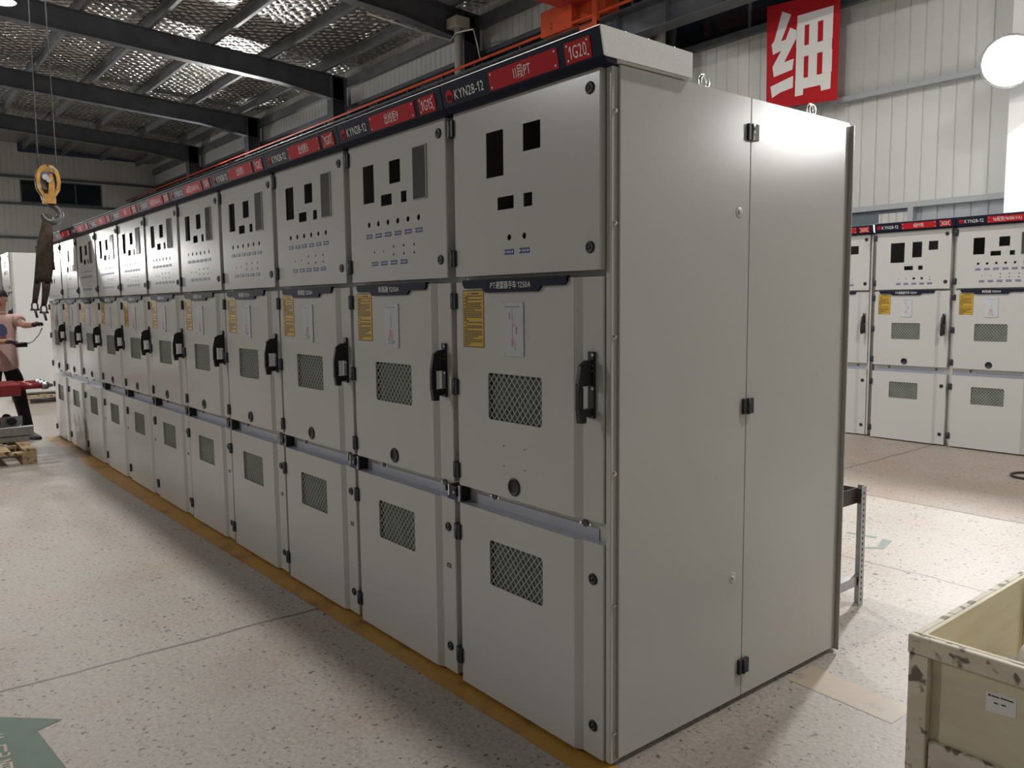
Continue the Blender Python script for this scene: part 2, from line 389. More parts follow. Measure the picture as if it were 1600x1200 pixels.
# ------------------------------------------------------------------ switchgear cabinets
def door_mesh(prof, flat, z0, z1, rects, circs, yback, depth=.006):
    """sheet metal door: plan profile (x,y) extruded in z; rectangular and round cut-outs in the flat segment"""
    b = MB(); X0, X1 = flat
    xs = {X0, X1}; zs = {z0, z1}
    sq = [(cx - r * 1.25, cx + r * 1.25, cz - r * 1.25, cz + r * 1.25) for cx, cz, r in circs]
    for a in list(rects) + sq: xs |= {a[0], a[1]}; zs |= {a[2], a[3]}
    xs = sorted(xs); zs = sorted(zs)
    def inside(x, z, L): return any(a[0] < x < a[1] and a[2] < z < a[3] for a in L)
    v = {}; verts = []; faces = []
    def V(x, y, z):
        k = (round(x, 6), round(y, 6), round(z, 6))
        if k not in v: v[k] = len(verts); verts.append(k)
        return v[k]
    for i in range(len(xs) - 1):
        for j in range(len(zs) - 1):
            mx, mz = (xs[i] + xs[i + 1]) / 2, (zs[j] + zs[j + 1]) / 2
            if inside(mx, mz, rects) or inside(mx, mz, sq): continue
            faces.append([V(xs[i], 0, zs[j]), V(xs[i + 1], 0, zs[j]), V(xs[i + 1], 0, zs[j + 1]), V(xs[i], 0, zs[j + 1])])
    for a in rects:
        c = [(a[0], a[2]), (a[1], a[2]), (a[1], a[3]), (a[0], a[3])]
        for k in range(4):
            p, q = c[k], c[(k + 1) % 4]
            faces.append([V(p[0], 0, p[1]), V(q[0], 0, q[1]), V(q[0], depth, q[1]), V(p[0], depth, p[1])])
    n = 16
    for cx, cz, r in circs:
        h = r * 1.25
        cir = [(cx + r * math.cos(2 * PI * k / n + PI / 4), cz + r * math.sin(2 * PI * k / n + PI / 4)) for k in range(n)]
        sqp = []
        for k in range(n):
            a = 2 * PI * k / n + PI / 4; cc, ss = math.cos(a), math.sin(a); t = h / max(abs(cc), abs(ss))
            sqp.append((cx + cc * t, cz + ss * t))
        for k in range(n):
            q = (k + 1) % n
            faces.append([V(sqp[k][0], 0, sqp[k][1]), V(sqp[q][0], 0, sqp[q][1]), V(cir[q][0], 0, cir[q][1]), V(cir[k][0], 0, cir[k][1])])
            faces.append([V(cir[k][0], 0, cir[k][1]), V(cir[q][0], 0, cir[q][1]), V(cir[q][0], .003, cir[q][1]), V(cir[k][0], .003, cir[k][1])])
    # the remaining strips of the profile
    for k in range(len(prof) - 1):
        (xa, ya), (xb, yb) = prof[k], prof[k + 1]
        if abs(xa - X0) < 1e-6 and abs(xb - X1) < 1e-6 and ya == 0 and yb == 0: continue
        faces.append([V(xa, ya, z0), V(xb, yb, z0), V(xb, yb, z1), V(xa, ya, z1)])
    for z, rev in ((z0, False), (z1, True)):
        ring = [V(x, y, z) for x, y in prof]
        ring = ring if not rev else ring[::-1]
        faces.append(ring)
    b.add(verts, faces, 'paint')
    me = bpy.data.meshes.new('door'); me.from_pydata(b.v, [], b.f); me.materials.append(M['paint'])
    bm = bmesh.new(); bm.from_mesh(me)
    # aim every face outwards by hand: fronts to -y, top up, bottom down, sides by profile order
    bm.to_mesh(me); bm.free(); return me

UT0, UT1 = 1.571 - .005, 2.158         # instrument door
MT0, MT1 = .786, 1.546                 # breaker door
LT0, LT1 = .012, .716                  # cable door
XL, XR = -.797, -.049
flatU = (XL + .003, XR - .004)
profU = [(XL, .048), (XL, .003), (XL + .003, 0), (XR - .004, 0), (XR - .001, .0015), (XR, .005), (XR, .048)]
XS = -.166
flatS = (XL + .003, XS)
profS = [(XL, .048), (XL, .003), (XL + .003, 0), (XS, 0), (XS + .028, .014), (XR - .005, .014), (XR - .001, .0155), (XR, .019), (XR, .048)]

MIDWIN = (-.608, -.318, 1.057, 1.223)
LOWWIN = (-.612, -.320, .445, .613)

VAR = {
 'pt': dict(rects=[(-.602, -.507, 1.899, 2.052), (-.404, -.317, 1.962, 2.050), (-.542, -.454, 1.785, 1.828), (-.403, -.359, 1.784, 1.828)],
            circ=[(-.480, 1.690, .0105), (-.401, 1.690, .0105)], tags=[(-.481, 1.641), (-.400, 1.642)], disp=None, banner='PT避雷器手车 1250A'),
 'feeder': dict(rects=[(-.674, -.582, 1.897, 2.054), (-.456, -.370, 1.958, 2.049), (-.526, -.440, 1.875, 1.920), (-.368, -.326, 1.875, 1.919)],
            circ=[(-.631 + .078 * i, 1.806, .0115) for i in range(6)] + [(-.590, 1.689, .0045), (-.515, 1.689, .0045)] + [(-.434 + .078 * i, z, .0055) for i in range(3) for z in (1.7045, 1.6725)],
            tags=[(-.632 + .078 * i, 1.757) for i in range(6)], disp=(-.272, -.179, 1.878, 2.074), banner='断路器 1250A'),
 'far_short': dict(rects=[(-.456, -.370, 1.93, 2.049), (-.526, -.440, 1.83, 1.885), (-.368, -.326, 1.83, 1.895), (-.26, -.218, 1.83, 1.895)],
            circ=[(-.434 + .078 * i, 1.76, .009) for i in range(2)], tags=[(-.55 + .078 * i, 1.66) for i in range(5)], disp=None, banner='断路器 1250A'),
 'far_end': dict(rects=[(-.674, -.582, 1.86, 2.054), (-.456, -.370, 1.958, 2.06), (-.60, -.53, 1.735, 1.785), (-.45, -.40, 1.74, 1.785)],
            circ=[], tags=[(-.632 + .078 * i, 1.60) for i in range(6)], disp=None, banner='断路器 1250A'),
 'wall_pt': dict(rects=[(-.643, -.502, 1.838, 2.038), (-.424, -.329, 1.884, 2.038), (-.264, -.174, 1.950, 2.038), (-.500, -.412, 1.759, 1.800), (-.360, -.316, 1.759, 1.800)],
            circ=[(-.554, 1.673, .0045), (-.476, 1.673, .0045), (-.400, 1.673, .0125), (-.320, 1.673, .0125), (-.242, 1.690, .0055), (-.242, 1.657, .0055)],
            tags=[(-.554 + .078 * i, 1.622) for i in range(5)], disp=None, banner='PT避雷器手车 1250A'),
 'wall_feeder': dict(rects=[(-.649, -.549, 1.883, 2.040), (-.426, -.334, 1.949, 2.038), (-.496, -.407, 1.864, 1.908), (-.332, -.289, 1.864, 1.907)],
            circ=[(-.600 + .079 * i, 1.795, .0115) for i in range(6)] + [(-.563, 1.680, .0045), (-.484, 1.680, .0045)] + [(-.402 + .078 * i, z, .0055) for i in range(3) for z in (1.695, 1.662)],
            tags=[(-.600 + .079 * i, 1.742) for i in range(6)], disp=(-.237, -.145, 1.878, 2.060), banner='断路器 1250A'),
}
_mc = {}
def cached(key, fn):
    if key not in _mc: _mc[key] = fn()
    return _mc[key]

def m_body(x1):
    b = MB(); x0 = -.7985; t = .003; yf, yb, z0, z1 = .051, 1.350, .030, 2.158
    b.box(x0, x0 + t, yf, yb, z0, z1, 'paint'); b.box(x1 - t, x1, yf, yb, z0, z1, 'paint')
    b.box(x0 + t, x1 - t, yb - t, yb, z0, z1, 'paint'); b.box(x0 + t, x1 - t, yf, yb - t, z0, z0 + t, 'paint'); b.box(x0 + t, x1 - t, yf, yb - t, z1 - t, z1, 'paint')
    # front frame: posts and cross rails between the doors
    for a, c in ((x0 + t, x0 + .035), (x1 - .07, x1 - t)): b.box(a, c, yf - .001, yf + .03, z0 + t, z1 - t, 'paint')
    for a, c in ((1.515, 1.60), (.690, .815), (z0 + t, .07), (2.10, z1 - t)): b.box(x0 + .035, x1 - .07, yf - .0005, yf + .03, a, c, 'paint')
    # inner partitions that shut the compartments off from each other
    b.box(x0 + t, x1 - t, yf + .03, .70, 1.555, 1.558, 'paint'); b.box(x0 + t, x1 - t, yf + .03, yb - t, .75, .753, 'paint')
    b.box(x0 + t, x1 - t, .70, .703, .753, z1 - t, 'paint')
    # feet under the base frame
    for a, c in ((x0 + .01, x0 + .09), (x1 - .09, x1 - .01)): b.box(a, c, .06, 1.33, 0.0, z0, 'paint')
    return b.mesh('body')
def m_lock():
    b = MB(); b.lathe((0, 0, 0), (0, -1, 0), [(.0185, 0), (.0185, .003), (.016, .0055), (.011, .0055), (.010, .0035), (.006, .0035), (.005, .006), (.0001, .006)], 20, 'black')
    return b.mesh('lock')
def m_hinge():
    b = MB(); b.bbox(-.024, .013, -.010, .036, -.029, .029, 'hinge', .003); b.cyl((-.006, -.006, -.031), (-.006, -.006, .031), .007, n=10, m='hinge')
    return b.mesh('hinge')
def m_tag():
    b = MB(); b.box(-.025, .025, -.0016, 0, -.0088, .0088, 'blue')
    for x in (-.0205, .0205): b.cyl((x, -.0016, 0), (x, -.0028, 0), .0034, n=8, m='white')
    for x in (-.009, -.003, .003, .009): b.box(x - .0022, x + .0022, -.0019, -.0016, -.003, .003, 'film')
    return b.mesh('name_tag')
def m_display():
    b = MB(); b.box(-.0465, .0465, -.0035, .004, -.098, .098, 'smoke')
    for x in (-.0475, .0465): b.box(x - .002, x + .003, -.0045, 0, -.101, .101, 'grille')
    for z in (-.101, .099): b.box(-.0475, .0495, -.0045, 0, z - .001, z + .002, 'grille')
    return b.mesh('display_window')
def m_grille(w):
    x0, x1, z0, z1 = w; b = MB(); y0, y1 = .0045, .0065
    p = .0285; bw = .0034
    segs = []
    W, H = x1 - x0, z1 - z0
    for sgn in (1, -1):
        c = -H - W
        k = -40
        while k < 60:
            # line z - z0 = sgn*1.12*(x-x0) + k*p
            s = 1.12 * sgn; q = k * p * 1.12; k += 1
            pts = []
            for x in (0, W):
                z = s * x + q
                if 0 <= z <= H: pts.append((x, z))
            for z in (0, H):
                x = (z - q) / s
                if 0 < x < W: pts.append((x, z))
            if len(pts) >= 2:
                pts.sort(); a, e = pts[0], pts[-1]
                if math.hypot(a[0] - e[0], a[1] - e[1]) > .004: segs.append((a, e, sgn))
    for a, e, sgn in segs:
        yy = y0 if sgn > 0 else y0 + .0012
        b.bar((x0 + a[0], yy, z0 + a[1]), (x0 + e[0], yy, z0 + e[1]), .0012, bw, 'grille', up=(0, 0, 1) if abs(a[0] - e[0]) > 1e-4 else (1, 0, 0))
    # corner fillets give the cut-out its rounded corners
    r = .012
    for cx, cz, sx, sz in ((x0, z0, 1, 1), (x1, z0, -1, 1), (x0, z1, 1, -1), (x1, z1, -1, -1)):
        pts = [(cx, cz)] + [(cx + sx * (r - r * math.cos(a)), cz + sz * (r - r * math.sin(a))) for a in [i * PI / 10 for i in range(6)]]
        b.prism(pts, 'y', .0002, .005, 'paint')
    return b.mesh('grille')
def m_pane(w):
    x0, x1, z0, z1 = w; b = MB(); b.box(x0, x1, .010, .013, z0, z1, 'glass'); return b.mesh('pane')
def m_baffle(w):
    x0, x1, z0, z1 = w; b = MB(); b.box(x0 - .003, x1 + .003, .0145, .0165, z0 - .003, z1 + .003, 'baffle'); return b.mesh('inner_baffle')
def m_film_sheen():  # ledge film with its reflected light put into colour; upright strip paints the reflection
    b = MB(); b.box(-.795, -.052, .0165, .0475, LT1, LT1 + .0008, 'filmsheen'); b.box(-.795, -.166, .001, .0165, LT1, LT1 + .0008, 'filmsheen'); b.box(-.785, -.10, .0470, .0478, LT1 + .001, LT1 + .038, 'filmsheen'); return b.mesh('film_sheen')
def m_handle():
    b = MB(); x0, x1 = -.109, -.081; g0, g1 = -.101, -.087
    b.bbox(x0, x1, .004, .014, 1.112, 1.318, 'black', .002)
    b.prism([(.006, 1.294), (-.020, 1.292), (-.044, 1.276), (-.054, 1.225), (-.055, 1.214), (.006, 1.214)], 'x', g0, g1, 'black')
    b.prism([(-.055, 1.214), (-.037, 1.214), (-.034, 1.206), (-.034, 1.152), (-.037, 1.144), (-.050, 1.142), (-.055, 1.150)], 'x', g0, g1, 'black')
    b.prism([(-.055, 1.150), (-.048, 1.140), (-.036, 1.144), (.006, 1.144), (.006, 1.124), (-.014, 1.118), (-.022, 1.120), (-.024, 1.100), (-.048, 1.101), (-.052, 1.134)], 'x', g0 - .002, g1 + .002, 'black')
    for z, r in ((1.308, .005), (1.205, .005)): b.cyl((-.085, .004, z), (-.085, .001, z), r, n=8, m='zinc')
    for z in (1.276, 1.259): b.cyl((-.086, .004, z), (-.086, .0015, z), .003, n=8, m='zinc')
    return b.mesh('handle')
def m_port():
    b = MB(); b.lathe((-.466, 0, .832), (0, -1, 0), [(.0315, -.001), (.0315, .004), (.029, .006), (.0235, .006), (.021, .0015), (.0205, .0012), (.0001, .0012)], 24, 'black')
    return b.mesh('crank_port')
def m_warning():
    b = MB(); x0, x1, z0, z1 = -.7535, -.6265, 1.3105, 1.516
    b.box(x0, x1, -.0008, 0, z0, z1, 'ink'); b.box(x0 + .003, x1 - .003, -.0011, -.0008, z0 + .003, z1 - .003, 'yellow')
    rnd = random.Random(3); y0, y1 = -.0014, -.0011
    b.box(x0 + .030, x0 + .045, y0, y1, z1 - .0135, z1 - .0105, 'ink'); b.box(x0 + .050, x1 - .03, y0, y1, z1 - .0145, z1 - .0095, 'ink')
    z = z1 - .021
    short = [1.0, .28, .95, .2, .95, .9, .93, .92, .6, .95, .97, .94, .96, .15, .3, .96, .14, .95, .96, .2, .95, .97, .96, .75, .55, .95, .96, .40, .25, .96, .7]
    for L in short:
        if z < z0 + .008: break
        x = x0 + .007 + (.012 if L > .9 and rnd.random() < .3 else 0); end = x0 + .006 + (x1 - x0 - .012) * L
        while x < end - .003:
            w = min(rnd.uniform(.008, .03), end - x)
            b.box(x, x + w, y0, y1, z - .0018, z + .0018, 'ink'); x += w + .0016
        z -= .0063
    return b.mesh('warning_label')
def m_diagram(kind):
    b = MB(); x0, x1, z0, z1 = -.520, -.406, 1.287, 1.472; xc = -.4635
    r = .006
    pts = []
    for cx, cz, a0 in ((x1 - r, z0 + r, -PI / 2), (x1 - r, z1 - r, 0), (x0 + r, z1 - r, PI / 2), (x0 + r, z0 + r, PI)):
        pts += [(cx + r * math.cos(a0 + i * PI / 8), cz + r * math.sin(a0 + i * PI / 8)) for i in range(5)]
    b.prism(pts, 'y', -.004, 0, 'film')
    y0, y1 = -.0044, -.004
    for x in (x0 + .008, x1 - .008):
        for z in (z0 + .008, z1 - .008): b.cyl((x, -.004, z), (x, -.0058, z), .0035, n=8, m='chrome')
    def ln(xa, za, xb, zb, m, w=.0011):
        if abs(xa - xb) < 1e-6: b.box(xa - w / 2, xa + w / 2, y0, y1, min(za, zb), max(za, zb), m)
        else: b.box(min(xa, xb), max(xa, xb), y0, y1, za - w / 2, za + w / 2, m)
    ln(x0 + .017, z1 - .016, x1 - .02, z1 - .016, 'ink', .0018)
    if kind == 'pt':
        ln(xc, z1 - .018, xc, z0 + .055, 'redink'); ln(xc - .015, z1 - .032, xc, z1 - .032, 'redink'); ln(xc - .015, z1 - .058, xc - .015, z1 - .032, 'redink')
        for z in (.040, .048, .055): ln(xc - .019, z1 - z, xc - .011, z1 - z, 'redink', .0022); 
        for z in (.046, .058): ln(xc - .004, z1 - z, xc + .004, z1 - z, 'redink', .0016)
        ln(xc, z1 - .078, xc + .022, z1 - .078, 'ink', .0016); ln(xc + .022, z1 - .104, xc + .022, z1 - .082, 'ink')
        for z in (.086, .092, .099, .105): ln(xc + .019, z1 - z, xc + .026, z1 - z, 'ink', .0024)
        for dx, z in ((-.004, .052), (.004, .052), (-.004, .044), (.004, .044), (0, .036), (0, .060)):
            b.cyl((xc + dx, y1, z0 + z), (xc + dx, y0, z0 + z), .0042, n=10, m='redink')
            b.cyl((xc + dx, y0, z0 + z), (xc + dx, y0 - .0003, z0 + z), .0029, n=10, m='film')
        ln(xc + .016, z0 + .024, xc + .016, z0 + .052, 'redink'); ln(xc + .013, z0 + .026, xc + .019, z0 + .026, 'ink', .003)
    else:
        ln(xc, z1 - .045, xc, z1 - .02, 'film'); ln(xc, z0 + .082, xc, z1 - .04, 'ink', .0009)
        for dx in (-.012, -.002, .008):
            for z in (.052, .059, .066, .073): ln(xc + dx - .004, z0 + z, xc + dx + .004, z0 + z, 'redink', .0036)
        ln(xc - .02, z0 + .046, xc + .018, z0 + .046, 'redink', .0013); ln(xc - .02, z0 + .022, xc - .02, z0 + .045, 'redink', .0009)
        for dx, zz in ((-.021, .038), (-.021, .032), (-.021, .020), (.02, .030), (.02, .022), (.02, .026), (.008, .020)): ln(xc + dx - .003, z0 + zz, xc + dx + .003, z0 + zz, 'ink', .003)
        for dx in (-.006, .002, .010): ln(xc + dx, z0 + .016, xc + dx, z0 + .045, 'ink', .0007)
    return b.mesh('diagram_plate')
def m_banner(txt):
    b = MB()
    b.prism([(-.742, 1.5525), (-.187, 1.5525), (-.187, 1.535), (-.201, 1.5235), (-.309, 1.5235), (-.328, 1.506), (-.606, 1.506), (-.627, 1.5225), (-.730, 1.5225), (-.742, 1.538)], 'y', -.010, .006, 'navy')
    w = text_geo(txt)[2]; size = .0275; sx = min(.215 / (w * size), 1.0)
    b.text(txt, size, sx, (-.467, -.0104, 1.5205), 'white', align='c')
    return b.mesh('name_banner')
def m_header():
    b = MB(); x0, x1 = -.797, -.002
    prof = [(-.038, 2.167), (-.054, 2.240), (-.051, 2.246), (-.020, 2.246), (-.020, 2.167), (-.006, 2.152), (-.016, 2.150)]
    prof = [(-.018, 2.150), (-.038, 2.166), (-.053, 2.236), (-.051, 2.243), (-.045, 2.246), (.02, 2.246), (.02, 2.150)]
    b.prism(prof, 'x', x0, x1, 'navy')
    b.box(x0, x1, -.0515, -.036, 2.2455, 2.2478, 'zinc')  # added bright strip standing in for light on the top edge
    return b.mesh('header')
HY = lambda z, d=0: -.038 - (z - 2.166) / .070 * .015 - d
def on_header(b, x0, x1, z0, z1, t, m):
    v = [(x, HY(z, d), z) for d in (0, t) for z in (z0, z1) for x in (x0, x1)]
    b.add(v, [(0, 2, 3, 1), (4, 5, 7, 6), (0, 1, 5, 4), (2, 6, 7, 3), (0, 4, 6, 2), (1, 3, 7, 5)], m)
HN = Vector((0, -.015, .070)).normalized()
def m_plate(x0, x1, txt, size, wmax):
    b = MB(); z0, z1 = 2.170, 2.228
    on_header(b, x0, x1, z0, z1, .002, 'red')
    for x in (x0 + .012, x1 - .012):
        for z in (z0 + .009, z1 - .009): b.cyl((x, HY(z, .002), z), (x, HY(z, .0038), z), .0034, n=8, m='white')
    w = text_geo(txt)[2]; sx = min(wmax / (w * size), .70)
    z = 2.199 - size * .35
    b.text(txt, size, sx, ((x0 + x1) / 2, HY(z, .0025), z), 'white', ydir=HN, align='c')
    return b.mesh('name_plate')
def m_logo():
    b = MB(); c = Vector((-.752, HY(2.199), 2.199)); nrm = Vector((0, -.070, -.015)).normalized()
    b.cyl(c, c + nrm * .0012, .0215, n=24, m='red')
    for dx in (-.011, -.004, .004, .011): b.obox(c + nrm * .0014 + Vector((dx, 0, -.006)), (.0011, 0, 0), HN * .009, nrm * .0003, 'navy')
    for dx in (-.0075, .0075): b.obox(c + nrm * .0014 + Vector((dx, 0, .005)), (.0042, 0, 0), HN * .0012, nrm * .0003, 'navy')
    return b.mesh('emblem')
def m_model():
    b = MB(); z = 2.183; size = .046; w = text_geo('KYN28-12')[2]
    b.text('KYN28-12', size,   .168 / (w * size), (-.722, HY(z, .0004), z), 'white', ydir=HN)
    return b.mesh('model_lettering')
def m_trunk():
    b = MB(); b.box(-.797, -.002, .0205, .353, 2.1605, 2.2395, 'foam'); return b.mesh('header_duct')
def m_stud():
    b = MB(); b.cyl((0, 0, 0), (0, -.005, 0), .0125, n=14, m='iron')
    for x in (-.022, .022): b.cyl((x, 0, -.002), (x, -.003, -.002), .0045, n=8, m='chrome')
    return b.mesh('stud')
def m_latch():
    b = MB()
    b.box(-.085, -.010, .006, .048, .717, .735, 'blueplastic'); b.box(-.060, -.012, -.004, .046, .735, .775, 'black')
    b.box(-.068, -.062, -.003, .046, .733, .777, 'chrome'); b.box(-.105, -.060, .010, .016, .762, .775, 'iron')
    b.prism([(-.105, .762), (-.096, .772), (-.100, .742), (-.104, .742)], 'y', .008, .018, 'iron')
    b.cyl((-.022, -.004, .752), (-.022, -.008, .752), .012, n=14, m='blueplastic'); b.cyl((-.022, -.008, .752), (-.022, -.010, .752), .006, n=10, m='zinc')
    b.box(-.006, .006, .000, .047, .719, .780, 'zinc'); b.box(.006, .010, .006, .047, .719, .778, 'black')
    return b.mesh('interlock_latch')
def m_smalltag():
    b = MB(); b.box(-.108, -.080, .0128, .014, .434, .452, 'ink')
    for z in (.440, .4455): b.box(-.102, -.084, .0126, .0128, z - .0012, z + .0012, 'zinc')
    return b.mesh('rating_tag')

def make_cabinet(loc, var, name_txt, num_txt, label, group, first=False, latch=True, extra_tags=5, smalltag=True, rz=0, header=True):
    v = VAR[var]
    root = empty('switchgear_cabinet', loc, label, 'switchgear cabinet', group, rz)
    P = lambda n, me, par=root, l=None: put(n, me, par, l)
    body = P('body', cached(('body', first), lambda: m_body(-.046 if first else -.0015)))
    for x in (-.640, -.163): P('stud', cached('stud', m_stud), body, (x, .0505, .760))
    d = P('instrument_door', cached(('ud', var), lambda: door_mesh(profU, flatU, UT0, UT1, v['rects'], v['circ'], .05, .0025)))
    for z in (2.100, 1.634): P('door_lock', cached('lock', m_lock), d, (-.092, 0, z))
    for z in (2.100, 1.634): P('hinge', cached('hinge', m_hinge), d, (-.801, 0, z))
    tags = list(v['tags'])
    if var in ('feeder', 'wall_feeder'): tags += [(-.591 + (.028 if var[0] == 'w' else 0) + .078 * i, 1.640 if var == 'feeder' else 1.628) for i in range(extra_tags)]
    for x, z in tags: P('name_tag', cached('tag', m_tag), d, (x, 0, z))
    if v['disp']:
        a = v['disp']; P('display_window', cached('disp', m_display), d, ((a[0] + a[1]) / 2, 0, (a[2] + a[3]) / 2))
    d = P('breaker_door', cached('md', lambda: door_mesh(profS, flatS, MT0, MT1, [MIDWIN], [], .05)))
    for z in (1.478, 1.159, .842): P('hinge', cached('hinge', m_hinge), d, (-.801, 0, z))
    P('name_banner', cached(('ban', v['banner']), lambda: m_banner(v['banner'])), d)
    P('warning_label', cached('warn', m_warning), d)
    k = 'pt' if 'pt' in var else 'fd'
    P('diagram_plate', cached(('dia', k), lambda: m_diagram(k)), d)
    P('inner_baffle', cached('bf1', lambda: m_baffle(MIDWIN)), d); P('grille', cached('g1', lambda: m_grille(MIDWIN)), d); P('viewing_pane', cached('p1', lambda: m_pane(MIDWIN)), d)
    P('handle', cached('handle', m_handle), d); P('crank_port', cached('port', m_port), d)
    d = P('cable_door', cached('ld', lambda: door_mesh(profS, flatS, LT0, LT1, [LOWWIN], [], .05)))
    for z in (.603, .113): P('hinge', cached('hinge', m_hinge), d, (-.801, 0, z))
    for z in (.599, .114): P('door_lock', cached('lock', m_lock), d, (-.094, .014, z))
    P('inner_baffle', cached('bf2', lambda: m_baffle(LOWWIN)), d); P('grille', cached('g2', lambda: m_grille(LOWWIN)), d); P('viewing_pane', cached('p2', lambda: m_pane(LOWWIN)), d)
    P('film_sheen', cached('film', m_film_sheen), d)
    if smalltag: P('rating_tag', cached('stag', m_smalltag), d)
    if header:
        h = P('header', cached('header', m_header))
        P('name_plate', m_plate(-.519, -.182, name_txt, .044, .24 if len(name_txt) > 6 else .105), h); P('number_plate', m_plate(-.150, -.042, num_txt, .052, .072), h)
        P('emblem', cached('logo', m_logo), h); P('model_lettering', cached('model', m_model), h)
        P('header_duct', cached('trunk', m_trunk))
    if latch: P('interlock_latch', cached('latch', m_latch))
    return root

def end_parts(root, hinges=True, duct=True, m='paint'):
    """the finished end of a row: flanges with screws, two cover panels, lifting eyes, end of the header duct"""
    for y0, y1 in ((.020, .062), (1.352, 1.386)):
        b = MB(); b.bbox(-.0455, -.024, y0, y1, .012, 2.152, 'paint', .002)
        if y0 > 1: b.box(-.024, .003, 1.3535, 1.3575, .012, 2.146, 'paint')
        f = b.build('corner_flange', root)
        for z in (2.026, 1.702, 1.364, .945, .527, .110):
            s = MB(); yc = .036 if y0 < 1 else 1.366
            s.cyl((-.024, yc, z), (-.0225, yc, z), .009, n=12, m='chrome'); s.cyl((-.0225, yc, z), (-.018, yc, z), .0055, n=6, m='chrome', smooth=False)
            s.build('screw', f)
    for y0, y1, rv in ((.047, .6955, [(.637, 1.770), (.634, .482)]), (.6985, 1.351, [])):
        b = MB(); b.bbox(-.0235, -.0145, y0, y1, .024, 2.157, m, .0015); p = b.build('side_panel', root)
        for y, z in rv:
            r = MB(); r.lathe((-.0145, y, z), (1, 0, 0), [(.022, -.0005), (.0205, .0008), (.012, .0006), (.0075, .0004), (.006, .003), (.0001, .004)], 18, 'paint'); r.build('plugged_hole', p)
    if hinges:
        for z in (2.042, 1.097, .138):
            b = MB(); b.bbox(-.0145, -.004, .671, .6955, z - .027, z + .027, 'hinge', .002); b.bbox(-.0145, -.001, .6985, .727, z - .027, z + .027, 'hinge', .002)
            b.cyl((-.004, .697, z - .028), (-.004, .697, z + .028), .006, n=10, m='chrome' if z > 2 else 'hinge'); b.build('panel_hinge', root)
    if duct:
        b = MB(); b.prism([(-.0375, 2.166), (-.0535, 2.240), (-.048, 2.246), (.353, 2.240), (.353, 2.164), (-.028, 2.164)], 'x', -.0018, .003, 'foam')
        e = b.build('header_end_cover', root, (-.018 + .02, 0, 0)); 
        for y, z in ((.06, 2.247), (.16, 2.245), (.28, 2.243)):
            s = MB(); s.cyl((-.012, y, z - .008), (-.012, y, z + .004), .005, n=8, m='chrome'); s.build('screw', e)
def eyebolt(root, y, x=-.07):
    b = MB(); z = 2.158
    b.cyl((x, y, z), (x, y, z + .012), .016, n=14, m='chrome')
    b.tube([(x, y + .021 * math.cos(a), z + .034 + .021 * math.sin(a)) for a in [i * 2 * PI / 18 for i in range(18)]], .0065, 'chrome', 8, True)
    return b.build('lifting_eye', root)

ROW = [
 ('pt', 'II段PT', '1G20', 'near end grey switchgear cabinet headed 1G20 with two wide side panels', dict(first=True, latch=False, smalltag=False)),
 ('feeder', '出线柜9', '1G15', 'grey switchgear cabinet headed 1G15, second from the near end of the long row', dict(extra_tags=4)),
 ('feeder', '出线柜5', '1G07', 'grey switchgear cabinet headed 1G07, third from the near end of the long row', {}),
 ('feeder', '出线柜5', '1G05', 'grey switchgear cabinet with short red header text, fourth from near end of long row', {}),
 ('feeder', '2#配变(1600kVA)', '1G04', 'grey switchgear cabinet with long red header text, fifth from near end of long row', {}),
 ('feeder', '1#配变(1600kVA)', '1G03', 'grey switchgear cabinet with long red header text, sixth from near end of long row', dict(extra_tags=6)),
 ('feeder', '联络', '1G02', 'grey switchgear cabinet with glare beginning at its display, seventh from near end of long row', {}),
 ('feeder', '出线柜3', '1G01', 'grey switchgear cabinet in the lamp glare, eighth from near end of long row', {}),
 ('feeder', '出线柜2', '2G01', 'grey switchgear cabinet with a glaring display, ninth from near end, third from far end', {}),
 ('far_short', '隔离', '2G02', 'last but one grey switchgear cabinet at the far end of the long row', dict(latch=False)),
 ('far_end', '进线', '2G03', 'farthest grey switchgear cabinet of the long row, beside the hanging sling', dict(latch=False)),
]
for n, (var, t1, t2, lab, kw) in enumerate(ROW):
    r = make_cabinet((-.8 * n, 0, 0), var, t1, t2, lab, 'switchgear cabinets of the long row', **kw)
    if n == 0:
        end_parts(r); eyebolt(r, .507); eyebolt(r, 1.165)
        bd = [c for c in r.children if c.name.startswith('breaker_door')][0]
        for hx_, hz_ in ((-.523, .970), (-.408, .972), (-.523, .899), (-.408, .899)):
            b = MB(); b.cyl((hx_, .0, hz_), (hx_, -.0006, hz_), .0028, n=8, m='dark'); b.build('screw_hole', bd)
G2 = 'switchgear cabinets along the back wall'
r = make_cabinet((-1.745, 6.61, -.0), 'wall_pt', 'I段PT柜', '3G01', 'pale switchgear cabinet headed 3G01 by the back wall, showing both door edges', G2, latch=False, smalltag=False)
make_cabinet((-.945, 6.61, -.0), 'wall_feeder', '1#配变(1600kVA)', '3G02', 'switchgear cabinet by the back wall cut off by the right edge of the photo', G2, latch=False, smalltag=False)
r = make_cabinet((-2.585, 6.66, -.0), 'wall_pt', '出线柜', '3G12', 'switchgear cabinet headed 3G12 by the back wall, half hidden behind the long row', G2, latch=False, smalltag=False, first=True)
end_parts(r, hinges=False)
# pale cabinet far left, end panel towards us, standing on a pallet
r = make_cabinet((-12.6, .13, .15), 'far_short', '出线柜', '2G10', 'white panelled cabinet standing on a pallet behind the worker', 'cabinets at the far end', latch=False, smalltag=False, first=True, header=False)
end_parts(r, hinges=False, duct=False, m='pale')
b = MB(); b.box(-.0145, -.0125, .40, .46, 2.10, 2.115, 'ink'); b.build('rating_tag', r)

